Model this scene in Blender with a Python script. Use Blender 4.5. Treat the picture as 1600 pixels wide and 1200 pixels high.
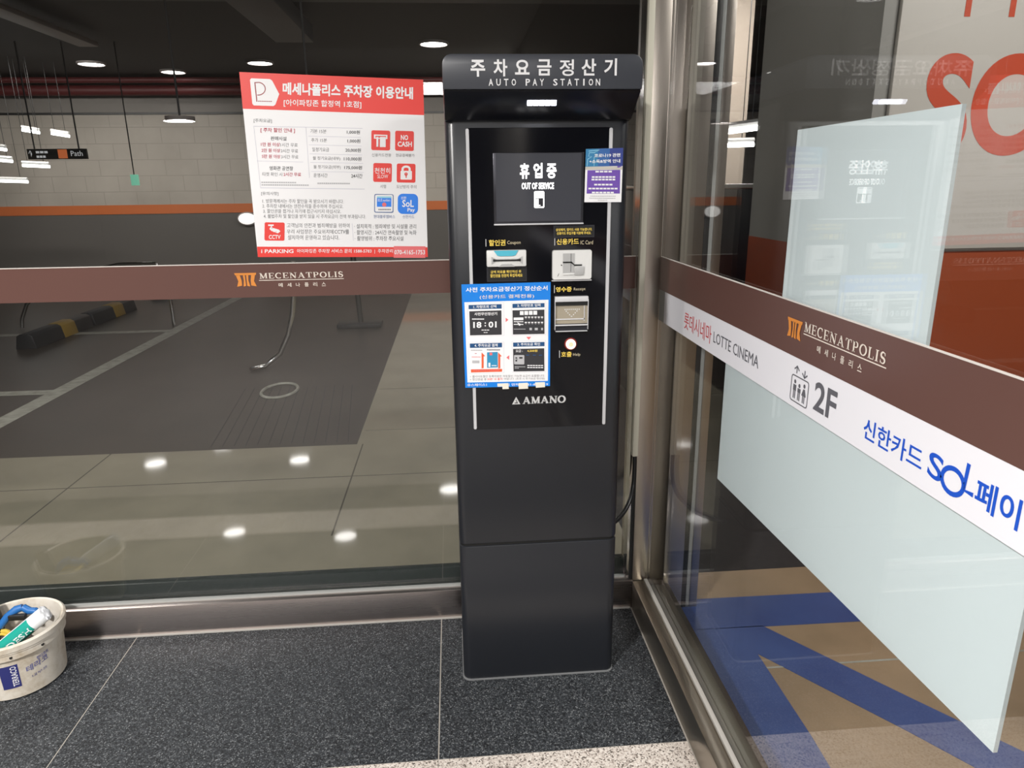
import bpy, bmesh, math, random
from mathutils import Vector, Matrix
random.seed(7)
SC = bpy.context.scene
for o in list(bpy.data.objects):
    bpy.data.objects.remove(o)
COL = SC.collection

# ------------------------------------------------------------------ camera, world, lights, exposure
cam_data = bpy.data.cameras.new('camera')
cam_data.sensor_width = 36.0
cam_data.lens = 36.0 * 1100.0 / 1600.0
cam_data.clip_start = 0.02
cam_data.clip_end = 200
cam = bpy.data.objects.new('camera', cam_data)
COL.objects.link(cam)
RX = Vector((0.99649415, -0.08284691, -0.01165331))
DN = Vector((-0.0337714, -0.27088891, -0.96201803))
FW = Vector((0.07654346, 0.95903889, -0.27273707))
M = Matrix.Identity(4)
for r in range(3):
    M[r][0] = RX[r]; M[r][1] = -DN[r]; M[r][2] = -FW[r]
M[0][3], M[1][3], M[2][3] = 0.0, 0.0, 1.5
cam.matrix_world = M
SC.camera = cam

w = bpy.data.worlds.new('world'); SC.world = w; w.use_nodes = True
bg = w.node_tree.nodes['Background']
bg.inputs[0].default_value = (0.9, 0.95, 1.0, 1); bg.inputs[1].default_value = 0.02

SC.view_settings.view_transform = 'Standard'
SC.view_settings.look = 'None'
SC.view_settings.gamma = 1.0
SC.view_settings.exposure = 0.0
SC.view_settings.use_curve_mapping = False

def area(name, loc, rot, size, power, col=(1, 1, 1), shape='DISK', size_y=None, spread=None):
    d = bpy.data.lights.new(name, 'AREA'); d.shape = shape; d.size = size
    if size_y: d.size_y = size_y
    if spread: d.spread = spread
    d.energy = power; d.color = col
    o = bpy.data.objects.new(name, d); COL.objects.link(o)
    o.location = loc; o.rotation_euler = rot
    return o
# lobby lights, part real lamps, part added fill (behind and above the camera)
area('lobby_light', (-1.5, -0.42, 2.66), (0, 0, 0), 0.26, 185, (1, 0.97, 0.93))
area('lobby_light', (-2.9, 0.5, 2.66), (0, 0, 0), 0.22, 40, (1, 0.93, 0.86))
area('lobby_light', (0.22, -2.9, 2.66), (0, 0, 0), 0.30, 85, (1, 0.97, 0.94))  # unseen fill added to light the kiosk front
area('lobby_fill', (-1.0, -5.0, 2.66), (0, 0, 0), 2.4, 130, (1, 0.97, 0.94), 'RECTANGLE', 1.2)  # broad unseen fill added from behind the camera
area('lobby_light', (-4.66, -8.9, 2.62), (0, 0, 0), 0.5, 60, (1, 0.96, 0.92))
# unseen fill lights added above the frame for the car park and entrance
area('car_park_fill', (-3.0, 3.9, 3.3), (0, 0, 0), 2.4, 60, (1, 0.95, 0.88), 'RECTANGLE', 0.25)
area('car_park_fill', (-6.5, 11.2, 3.35), (math.radians(40), 0, 0), 3.4, 75, (1, 0.94, 0.86), 'RECTANGLE', 0.25, 2.2)
area('car_park_fill', (-0.5, 11.2, 3.35), (math.radians(40), 0, 0), 3.4, 75, (1, 0.94, 0.86), 'RECTANGLE', 0.25, 2.2)
area('entrance_fill', (2.5, 0.9, 3.2), (math.radians(25), 0, 0), 1.2, 72, (1, 0.96, 0.9), 'RECTANGLE', 0.2)  # added fill for the block wall's front and the tan floor
area('entrance_fill', (1.05, 3.3, 3.3), (0, math.radians(-25), 0), 0.8, 8, (1, 0.96, 0.9), 'RECTANGLE', 0.2)  # added to brighten the block wall's left face
area('entrance_fill', (2.5, 6.5, 3.3), (math.radians(20), 0, 0), 1.0, 70, (1, 0.95, 0.9), 'RECTANGLE', 0.3)  # added to brighten the beige column

# ------------------------------------------------------------------ materials
def pbr(name, col, rough=0.5, metal=0.0, spec=0.5, emit=None, estr=0.0, coat=0.0, trans=0.0, ior=1.5):
    m = bpy.data.materials.new(name); m.use_nodes = True
    b = m.node_tree.nodes['Principled BSDF']
    b.inputs['Base Color'].default_value = (*col, 1)
    b.inputs['Roughness'].default_value = rough
    b.inputs['Metallic'].default_value = metal
    b.inputs['Specular IOR Level'].default_value = spec
    b.inputs['Coat Weight'].default_value = coat
    b.inputs['Coat Roughness'].default_value = 0.05
    b.inputs['Transmission Weight'].default_value = trans
    b.inputs['IOR'].default_value = ior
    if emit:
        b.inputs['Emission Color'].default_value = (*emit, 1)
        b.inputs['Emission Strength'].default_value = estr
    return m
def NT(m): return m.node_tree, m.node_tree.nodes, m.node_tree.links, m.node_tree.nodes['Principled BSDF']
def noise_ramp(m, scale, stops, detail=4.0, rough=0.6, scale3=None, bump=0.0, obj_space=True):
    nt, N, L, b = NT(m)
    tc = N.new('ShaderNodeTexCoord'); n = N.new('ShaderNodeTexNoise')
    n.inputs['Scale'].default_value = scale; n.inputs['Detail'].default_value = detail
    n.inputs['Roughness'].default_value = rough
    if scale3:
        mp = N.new('ShaderNodeMapping'); mp.inputs['Scale'].default_value = scale3
        L.new(tc.outputs['Object'], mp.inputs['Vector']); L.new(mp.outputs[0], n.inputs['Vector'])
    else:
        L.new(tc.outputs['Object'], n.inputs['Vector'])
    r = N.new('ShaderNodeValToRGB')
    while len(r.color_ramp.elements) < len(stops): r.color_ramp.elements.new(0.5)
    for e, (p, c) in zip(r.color_ramp.elements, stops):
        e.position = p; e.color = (*c, 1)
    L.new(n.outputs['Fac'], r.inputs[0]); L.new(r.outputs[0], b.inputs['Base Color'])
    if bump:
        bp = N.new('ShaderNodeBump'); bp.inputs['Strength'].default_value = bump; bp.inputs['Distance'].default_value = 0.002
        L.new(n.outputs['Fac'], bp.inputs['Height']); L.new(bp.outputs[0], b.inputs['Normal'])
    return m
def grains(m, scale, stops):
    nt, N, L, b = NT(m)
    tc = N.new('ShaderNodeTexCoord'); v = N.new('ShaderNodeTexVoronoi'); v.inputs['Scale'].default_value = scale
    sep = N.new('ShaderNodeSeparateColor'); r = N.new('ShaderNodeValToRGB'); r.color_ramp.interpolation = 'CONSTANT'
    while len(r.color_ramp.elements) < len(stops): r.color_ramp.elements.new(0.5)
    for e, (p, c) in zip(r.color_ramp.elements, stops): e.position = p; e.color = (*c, 1)
    L.new(tc.outputs['Object'], v.inputs['Vector']); L.new(v.outputs['Color'], sep.inputs[0])
    L.new(sep.outputs[0], r.inputs[0]); L.new(r.outputs[0], b.inputs['Base Color'])
    return m
def brushed(name, col, rough, scale3, strength=0.25):
    m = pbr(name, col, rough, 1.0)
    nt, N, L, b = NT(m)
    tc = N.new('ShaderNodeTexCoord'); mp = N.new('ShaderNodeMapping'); mp.inputs['Scale'].default_value = scale3
    n = N.new('ShaderNodeTexNoise'); n.inputs['Scale'].default_value = 1.0; n.inputs['Detail'].default_value = 3
    L.new(tc.outputs['Object'], mp.inputs[0]); L.new(mp.outputs[0], n.inputs['Vector'])
    bp = N.new('ShaderNodeBump'); bp.inputs['Strength'].default_value = strength; bp.inputs['Distance'].default_value = 0.001
    L.new(n.outputs['Fac'], bp.inputs['Height']); L.new(bp.outputs[0], b.inputs['Normal'])
    mr = N.new('ShaderNodeMapRange'); mr.inputs[3].default_value = rough - 0.05; mr.inputs[4].default_value = rough + 0.07
    L.new(n.outputs['Fac'], mr.inputs[0]); L.new(mr.outputs[0], b.inputs['Roughness'])
    return m
def glass_mat(name, tint):
    m = bpy.data.materials.new(name); m.use_nodes = True
    N, L = m.node_tree.nodes, m.node_tree.links
    N.clear()
    out = N.new('ShaderNodeOutputMaterial'); mix = N.new('ShaderNodeMixShader')
    tr = N.new('ShaderNodeBsdfTransparent'); tr.inputs[0].default_value = (*tint, 1)
    gl = N.new('ShaderNodeBsdfGlossy'); gl.inputs['Roughness'].default_value = 0.0
    lw = N.new('ShaderNodeLayerWeight'); lw.inputs[0].default_value = 0.5
    pw = N.new('ShaderNodeMath'); pw.operation = 'POWER'; pw.inputs[1].default_value = 5
    ma = N.new('ShaderNodeMath'); ma.operation = 'MULTIPLY_ADD'; ma.inputs[1].default_value = 0.93; ma.inputs[2].default_value = 0.065
    L.new(lw.outputs['Facing'], pw.inputs[0]); L.new(pw.outputs[0], ma.inputs[0])
    L.new(ma.outputs[0], mix.inputs[0]); L.new(tr.outputs[0], mix.inputs[1]); L.new(gl.outputs[0], mix.inputs[2])
    L.new(mix.outputs[0], out.inputs[0])
    return m

MT = {}
MT['glass'] = glass_mat('clear_glass', (0.955, 0.965, 0.972))
MT['granite'] = grains(pbr('dark_granite', (.05, .05, .06), 0.55, spec=0.3), 330, [(0, (.010, .011, .013)), (0.28, (.026, .029, .033)), (0.55, (.048, .053, .060)), (0.84, (.105, .112, .120)), (0.95, (.19, .20, .21))])
MT['terrazzo'] = grains(pbr('pale_granite', (.5, .47, .43), 0.5), 260, [(0, (.13, .11, .095)), (0.10, (.34, .29, .26)), (0.28, (.56, .50, .45)), (0.6, (.66, .60, .55)), (0.9, (.74, .69, .64))])
MT['grey_stone'] = noise_ramp(pbr('grey_stone', (.2, .19, .18), 0.5), 140, [(0.36, (.10, .09, .085)), (0.6, (.24, .22, .20))], 3, 0.7)
MT['grout'] = pbr('grout', (.42, .39, .35), 0.8)
MT['steel_v'] = brushed('brushed_steel_upright', (.52, .47, .42), 0.32, (700, 700, 1.5), 0.07)
MT['steel_h'] = brushed('brushed_steel_level', (.54, .48, .46), 0.28, (1.5, 700, 700), 0.10)
MT['steel_y'] = brushed('brushed_steel_sill', (.40, .36, .30), 0.30, (700, 1.5, 700), 0.10)
MT['chrome'] = pbr('polished_steel', (.75, .74, .72), 0.12, 1.0)
MT['dark_steel'] = pbr('dark_steel', (.10, .10, .095), 0.35, 0.8)
MT['rubber'] = pbr('black_rubber', (.012, .013, .014), 0.5)
MT['gasket'] = pbr('grey_gasket', (.35, .36, .35), 0.5)
MT['silicone'] = pbr('clear_sealant', (.46, .44, .41), 0.4)
MT['foot_bead'] = pbr('foot_sealant', (.16, .165, .17), 0.2)
MT['ledge_reflection'] = brushed('ledge_reflection_steel', (.20, .19, .15), 0.35, (700, 1.5, 700), 0.08)
MT['strip_gasket'] = pbr('dark_green_strip', (.025, .032, .028), 0.25)
MT['kiosk'] = noise_ramp(pbr('charcoal_powder_coat', (.026, .027, .031), 0.33, spec=0.7), 700, [(0.3, (.010, .0115, .0155)), (0.7, (.0145, .0165, .022))], 2, 0.5)
MT['kiosk_head'] = pbr('graphite_head', (.048, .052, .064), 0.36)
MT['kiosk_under'] = pbr('black_acrylic', (.004, .0045, .008), 0.22)
MT['facia'] = pbr('gloss_black_acrylic', (.0035, .0038, .006), 0.08)
MT['screen'] = pbr('screen_glass', (.02, .02, .026), 0.07, emit=(.9, .92, 1), estr=0.045)
MT['screen_text'] = pbr('screen_white', (1, 1, 1), 0.5, emit=(1, 1, 1), estr=2.2)
MT['led'] = pbr('led_white', (1, 1, 1), 0.5, emit=(.86, .88, 1), estr=9)
MT['bezel'] = pbr('dark_bezel', (.05, .05, .06), 0.3, 0.6)
MT['trim'] = pbr('silver_trim', (.56, .56, .58), 0.4, 0.1)
MT['white_vinyl'] = pbr('white_vinyl', (.80, .80, .82), 0.5)
MT['logo_silver'] = pbr('logo_silver', (.55, .55, .55), 0.4)
MT['yellow'] = pbr('yellow_print', (.85, .62, .10), 0.5)
MT['cream_print'] = pbr('cream_print', (.60, .52, .35), 0.5)
MT['white_plastic'] = pbr('white_plastic', (.70, .70, .69), 0.35)
MT['grey_plastic'] = pbr('grey_plastic', (.42, .42, .42), 0.35)
MT['slot'] = pbr('slot_black', (.004, .004, .004), 0.6)
MT['cyan'] = pbr('cyan_print', (.08, .46, .60), 0.4)
MT['tray'] = pbr('receipt_tray_metal', (.40, .35, .27), 0.3, 0.15)
MT['acrylic'] = pbr('tray_edge', (.62, .62, .64), 0.2)
MT['button'] = pbr('button_lamp', (.9, .75, .62), 0.4, emit=(1, .86, .74), estr=0.8)
MT['button_in'] = pbr('button_centre', (.75, .62, .42), 0.4, emit=(1, .8, .5), estr=0.25)
MT['red_ring'] = pbr('red_ring', (.20, .01, .01), 0.4)
# print colours
MT['paper'] = pbr('paper_white', (.86, .86, .88), 0.45)
MT['red'] = pbr('print_red', (.80, .045, .035), 0.45)
MT['maroon'] = pbr('print_maroon', (.32, .05, .06), 0.5)
MT['crimson'] = pbr('print_crimson', (.50, .06, .10), 0.5)
MT['pink'] = pbr('print_pink', (.80, .16, .17), 0.5)
MT['grey_ink'] = pbr('grey_ink', (.20, .20, .21), 0.5)
MT['light_ink'] = pbr('light_grey_ink', (.48, .48, .50), 0.5)
MT['black_ink'] = pbr('black_ink', (.03, .03, .035), 0.5)
MT['rule'] = pbr('table_rule', (.62, .62, .70), 0.5)
MT['sol_blue'] = pbr('app_blue', (.02, .22, .85), 0.45)
MT['ink_blue'] = pbr('ink_blue', (.12, .18, .36), 0.5)
MT['sheet_blue'] = pbr('sheet_blue', (.004, .21, .74), 0.4)
MT['tab_blue'] = pbr('tab_blue', (.012, .075, .21), 0.4)
MT['card_blue'] = pbr('card_blue', (.03, .27, .50), 0.4)
MT['orange_red'] = pbr('orange_red', (.80, .12, .04), 0.4)
MT['lilac_blue'] = pbr('sheet_indigo', (.03, .05, .25), 0.4)
MT['mid_blue'] = pbr('sheet_mid_blue', (.03, .12, .36), 0.4)
MT['teal_blue'] = pbr('sheet_teal', (.03, .20, .40), 0.4)
MT['purple'] = pbr('sheet_purple', (.15, .07, .40), 0.45)
MT['pale_cyan'] = pbr('sheet_pale_cyan', (.30, .62, .78), 0.4)
MT['brown'] = pbr('brown_film', (.128, .064, .054), 0.28)
MT['film_edge'] = pbr('film_edge', (.70, .66, .62), 0.4)
MT['gold'] = pbr('gold_print', (.72, .26, .045), 0.4)
MT['ivory'] = pbr('ivory_print', (.80, .72, .64), 0.4)
MT['white_film'] = pbr('white_film', (.84, .84, .90), 0.35)
MT['dir_grey'] = pbr('direction_grey', (.12, .12, .14), 0.5)
MT['dir_blue'] = pbr('direction_blue', (.012, .09, .58), 0.4)
MT['dir_red'] = pbr('direction_red', (.62, .06, .07), 0.5)
MT['frost'] = pbr('frosted_aqua', (.86, .95, .955), 0.5)
MT['frost_edge'] = pbr('frosted_edge', (.38, .48, .46), 0.3)
# surroundings
MT['concrete'] = noise_ramp(pbr('epoxy_concrete', (.3, .27, .2), 0.35, coat=0.7), 2.2, [(0.3, (.235, .215, .155)), (0.7, (.32, .29, .21))], 6, 0.6)
MT['ramp'] = noise_ramp(pbr('ramp_paving', (.1, .08, .07), 0.4, spec=0.35), 2.0, [(0.3, (.028, .022, .017)), (0.7, (.044, .035, .028))], 6, 0.6)
MT['joint'] = pbr('floor_joint', (.09, .08, .06), 0.8)
MT['line'] = noise_ramp(pbr('line_paint', (.4, .4, .36), 0.6), 14, [(0.3, (.24, .24, .20)), (0.65, (.40, .40, .35))], 5)
MT['tan'] = noise_ramp(pbr('tan_concrete', (.3, .22, .13), 0.4), 3.0, [(0.3, (.24, .17, .10)), (0.7, (.34, .24, .145))], 6)
MT['bluepaint'] = noise_ramp(pbr('blue_paint', (.05, .09, .26), 0.4), 4.0, [(0.3, (.030, .058, .19)), (0.7, (.05, .09, .25))], 6)
MT['dark_floor'] = noise_ramp(pbr('near_black_floor', (.02, .018, .016), 0.6), 30, [(0.3, (.014, .012, .011)), (0.7, (.026, .022, .020))], 4)
MT['black_ceiling'] = pbr('black_ceiling', (.020, .020, .022), 0.7)
MT['duct'] = pbr('dark_duct', (.045, .045, .048), 0.5)
MT['tray_metal'] = pbr('tray_grey', (.30, .27, .26), 0.5)
MT['redpipe'] = pbr('red_pipe', (.10, .014, .015), 0.5)
MT['wall_paint'] = noise_ramp(pbr('warm_grey_wall', (.36, .33, .29), 0.6), 1.2, [(0.3, (.34, .31, .27)), (0.7, (.42, .385, .34))], 5)
MT['wall_upper'] = pbr('grey_wall_top', (.20, .185, .17), 0.6)
MT['dado_orange'] = pbr('orange_dado', (.52, .13, .03), 0.5)
MT['dado_dark'] = pbr('dark_dado', (.10, .092, .086), 0.5)
MT['pillar_grey'] = pbr('pillar_grey', (.27, .265, .245), 0.5)
MT['pillar_red'] = pbr('pillar_orange_red', (.33, .068, .025), 0.35)
MT['board_white'] = pbr('board_white', (.54, .51, .465), 0.5)
MT['board_red'] = pbr('board_red', (.56, .075, .03), 0.5)
MT['lobby_wall'] = pbr('lobby_wall', (.22, .205, .185), 0.6)
MT['lobby_ceiling'] = pbr('lobby_ceiling', (.20, .195, .185), 0.7)
MT['conduit'] = pbr('cream_conduit', (.62, .60, .50), 0.45)
MT['cable'] = pbr('black_cable', (.010, .010, .011), 0.35)
MT['lamp'] = pbr('lamp_glow', (1, 1, 1), 0.5, emit=(1, .95, .9), estr=16)
MT['reflected_disc'] = pbr('reflected_glow_disc', (1, 1, 1), 0.5, emit=(1, .95, .9), estr=0.8)
MT['tube'] = pbr('tube_glow', (1, 1, 1), 0.5, emit=(1, 1, .95), estr=6)
MT['tube_hot'] = pbr('tube_glow_near', (1, 1, 1), 0.5, emit=(1, .97, .92), estr=14)
MT['exit_green'] = pbr('exit_green', (.2, .7, .45), 0.5, emit=(.3, .8, .55), estr=0.5)
MT['sign_black'] = pbr('sign_black', (.02, .02, .02), 0.4)
MT['sign_white'] = pbr('sign_white', (.8, .8, .8), 0.4, emit=(1, 1, 1), estr=0.35)
MT['sign_orange'] = pbr('sign_orange', (.8, .2, .06), 0.4, emit=(1, .25, .08), estr=0.35)
MT['stop_rubber'] = pbr('stop_rubber', (.010, .012, .016), 0.5)
MT['stop_yellow'] = pbr('stop_yellow', (.35, .22, .03), 0.5)
MT['bucket'] = noise_ramp(pbr('dirty_bucket', (.6, .55, .45), 0.45), 9, [(0.28, (.42, .34, .24)), (0.5, (.66, .61, .53)), (0.75, (.78, .75, .70))], 7, 0.7)
MT['navy_print'] = pbr('navy_print', (.025, .03, .16), 0.5)
MT['faded_blue'] = pbr('faded_blue', (.16, .16, .34), 0.6)
MT['teal_print'] = pbr('teal_print', (.01, .32, .26), 0.35)
MT['teal_dark'] = pbr('teal_dark', (.005, .10, .08), 0.35)
MT['tube_white'] = pbr('tube_white', (.80, .82, .84), 0.35)
MT['film_clear'] = pbr('crumpled_film', (.78, .80, .84), 0.2)
MT['tool_blue'] = pbr('tool_blue', (.02, .14, .42), 0.4)
MT['tool_black'] = pbr('tool_black', (.012, .012, .012), 0.5)
MT['cord_yellow'] = pbr('cord_yellow', (.66, .48, .07), 0.5)
MT['rag_brown'] = noise_ramp(pbr('brown_rag', (.05, .03, .025), 0.9), 40, [(0.3, (.03, .02, .016)), (0.7, (.09, .06, .05))], 4)
MT['tape'] = pbr('masking_tape', (.80, .76, .66), 0.5)
MT['black_panel'] = pbr('black_panel', (.006, .007, .010), 0.2)
MT['beige_col'] = pbr('beige_column', (.52, .44, .36), 0.6)

def brick_joints(m):
    nt, N, L, b = NT(m)
    src = b.inputs['Base Color'].links[0].from_socket
    tc = N.new('ShaderNodeTexCoord'); mp = N.new('ShaderNodeMapping')
    mp.inputs['Rotation'].default_value = (math.radians(90), 0, 0)
    br = N.new('ShaderNodeTexBrick'); br.inputs['Scale'].default_value = 1.0
    br.inputs['Mortar Size'].default_value = 0.007; br.inputs['Brick Width'].default_value = 0.6; br.inputs['Row Height'].default_value = 0.29
    br.inputs['Mortar'].default_value = (.30, .275, .24, 1)
    L.new(tc.outputs['Object'], mp.inputs[0]); L.new(mp.outputs[0], br.inputs[0])
    L.new(src, br.inputs['Color1']); L.new(src, br.inputs['Color2']); L.new(br.outputs[0], b.inputs['Base Color'])
brick_joints(MT['wall_paint'])

# ------------------------------------------------------------------ mesh helpers
class MB:
    def __init__(s): s.v = []; s.f = []; s.m = []; s.sm = []; s.mats = []
    def mi(s, mat):
        mat = MT[mat] if isinstance(mat, str) else mat
        if mat not in s.mats: s.mats.append(mat)
        return s.mats.index(mat)
    def add(s, verts, faces, mat, smooth=False):
        b = len(s.v); i = s.mi(mat)
        s.v += [tuple(p) for p in verts]
        for f in faces:
            s.f.append([b + k for k in f]); s.m.append(i); s.sm.append(smooth)
        return s
    def box(s, x0, x1, y0, y1, z0, z1, mat, bevel=0.0, seg=2):
        bm = bmesh.new()
        bmesh.ops.create_cube(bm, size=1.0)
        for v in bm.verts:
            v.co = Vector(((x0 + x1) / 2 + v.co.x * (x1 - x0), (y0 + y1) / 2 + v.co.y * (y1 - y0), (z0 + z1) / 2 + v.co.z * (z1 - z0)))
        if bevel:
            bmesh.ops.bevel(bm, geom=bm.edges[:], offset=bevel, segments=seg, affect='EDGES', profile=0.5)
        s.from_bm(bm, mat, bool(bevel)); return s
    def from_bm(s, bm, mat, smooth=False, xf=None):
        bmesh.ops.recalc_face_normals(bm, faces=bm.faces[:])
        bm.verts.index_update()
        s.add([(xf @ v.co if xf else v.co) for v in bm.verts], [[v.index for v in f.verts] for f in bm.faces], mat, smooth)
        bm.free()
    def prism(s, poly, axis, a0, a1, mat, bevel=0.0, seg=3, smooth=False):
        """poly in the two other axes (order x,y,z minus axis), extruded from a0 to a1."""
        bm = bmesh.new()
        def P(p, a):
            q = list(p); q.insert(axis, a); return q
        A = [bm.verts.new(P(p, a0)) for p in poly]; B = [bm.verts.new(P(p, a1)) for p in poly]
        bm.faces.new(A); bm.faces.new(B[::-1]); n = len(poly)
        for i in range(n): bm.faces.new((A[i], B[i], B[(i + 1) % n], A[(i + 1) % n]))
        bmesh.ops.recalc_face_normals(bm, faces=bm.faces[:])
        if bevel: bmesh.ops.bevel(bm, geom=bm.edges[:], offset=bevel, segments=seg, affect='EDGES', profile=0.5)
        s.from_bm(bm, mat, smooth or bool(bevel)); return s
    def tube(s, pts, r, mat, n=12, closed=False):
        pts = [Vector(p) for p in pts]; k = len(pts); vs = []; fs = []
        up = Vector((0, 0, 1)); prev = None
        for i, p in enumerate(pts):
            if closed: t = (pts[(i + 1) % k] - pts[i - 1]).normalized()
            else: t = (pts[min(i + 1, k - 1)] - pts[max(i - 1, 0)]).normalized()
            if prev is None:
                a = t.cross(up if abs(t.z) < 0.9 else Vector((1, 0, 0))).normalized()
            else:
                a = (prev - t * prev.dot(t)).normalized()
            prev = a; b = t.cross(a)
            rr = r[i] if isinstance(r, (list, tuple)) else r
            for j in range(n):
                an = 2 * math.pi * j / n
                vs.append(p + (a * math.cos(an) + b * math.sin(an)) * rr)
        rng = k if closed else k - 1
        for i in range(rng):
            for j in range(n):
                i2 = (i + 1) % k
                fs.append([i * n + j, i * n + (j + 1) % n, i2 * n + (j + 1) % n, i2 * n + j])
        if not closed:
            fs.append(list(range(n))[::-1]); fs.append([(k - 1) * n + j for j in range(n)])
        s.add(vs, fs, mat, True); return s
    def lathe(s, prof, cx, cy, mat, n=48, xf=None):
        vs = []; fs = []
        for (r, z) in prof:
            for j in range(n):
                a = 2 * math.pi * j / n; p = Vector((r * math.cos(a), r * math.sin(a), z))
                p = xf @ p if xf else p + Vector((cx, cy, 0))
                vs.append(p)
        for i in range(len(prof) - 1):
            for j in range(n):
                fs.append([i * n + j, i * n + (j + 1) % n, (i + 1) * n + (j + 1) % n, (i + 1) * n + j])
        s.add(vs, fs, mat, True); return s
    def build(s, name, parent=None, kind=None):
        me = bpy.data.meshes.new(name)
        me.from_pydata(s.v, [], s.f)
        for m in s.mats: me.materials.append(m)
        me.polygons.foreach_set('material_index', s.m)
        me.polygons.foreach_set('use_smooth', s.sm)
        me.update(); me.set_sharp_from_angle(angle=math.radians(40))
        o = bpy.data.objects.new(name, me); COL.objects.link(o)
        if parent is not None:
            o.parent = parent
            p = parent; t = Vector(parent.location)
            while p.parent is not None: p = p.parent; t = Vector(p.location)
            o.matrix_parent_inverse = Matrix.Translation(-t) if parent.type == 'EMPTY' else Matrix.Identity(4)
        if kind: o['kind'] = kind
        return o
def root(name, loc, label, cat, group=None):
    o = bpy.data.objects.new(name, None); COL.objects.link(o); o.location = loc; o.empty_display_size = 0.1
    o['label'] = label; o['category'] = cat
    if group: o['group'] = group
    return o
def tag(o, label, cat, group=None):
    o['label'] = label; o['category'] = cat
    if group: o['group'] = group
    return o
def struct(o): o['kind'] = 'structure'; return o
def rrect(x0, x1, y0, y1, r, n=6):
    out = []
    for cx, cy, a0 in ((x1 - r, y1 - r, 0), (x0 + r, y1 - r, 90), (x0 + r, y0 + r, 180), (x1 - r, y0 + r, 270)):
        for i in range(n + 1):
            a = math.radians(a0 + 90 * i / n); out.append((cx + r * math.cos(a), cy + r * math.sin(a)))
    return out

# lettering: outlines of the built-in font, fitted to a box
_GL = {}
def glyphs(body, bold, res=2):
    key = (body, bold, res)
    if key not in _GL:
        c = bpy.data.curves.new('lettering', 'FONT'); c.body = body; c.fill_mode = 'FRONT'; c.resolution_u = res; c.offset = bold
        o = bpy.data.objects.new('lettering', c); COL.objects.link(o)
        bpy.context.view_layer.update()
        me = bpy.data.meshes.new_from_object(o.evaluated_get(bpy.context.evaluated_depsgraph_get()))
        vs = [(v.co.x, v.co.y) for v in me.vertices]; fs = [list(p.vertices) for p in me.polygons]
        bpy.data.objects.remove(o); bpy.data.curves.remove(c); bpy.data.meshes.remove(me)
        x0 = min(v[0] for v in vs); x1 = max(v[0] for v in vs); y0 = min(v[1] for v in vs); y1 = max(v[1] for v in vs)
        _GL[key] = ([((x - x0) / (x1 - x0), (y1 - y) / (y1 - y0)) for x, y in vs], fs)
    return _GL[key]
def stroke(pts, wd):
    """polyline of constant or per-point width -> (verts, faces)"""
    vs = []; fs = []
    n = len(pts)
    for i, p in enumerate(pts):
        a = pts[max(i - 1, 0)]; b = pts[min(i + 1, n - 1)]
        tx, ty = b[0] - a[0], b[1] - a[1]; l = math.hypot(tx, ty) or 1
        ww = (wd[i] if isinstance(wd, (list, tuple)) else wd) / 2
        nx, ny = -ty / l * ww, tx / l * ww
        vs += [(p[0] + nx, p[1] + ny), (p[0] - nx, p[1] - ny)]
        if i: fs.append([2 * i - 2, 2 * i - 1, 2 * i + 1, 2 * i])
    return vs, fs
def arc(cx, cy, rx, ry, a0, a1, n=14):
    return [(cx + rx * math.cos(math.radians(a0 + (a1 - a0) * i / n)), cy + ry * math.sin(math.radians(a0 + (a1 - a0) * i / n))) for i in range(n + 1)]
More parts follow.
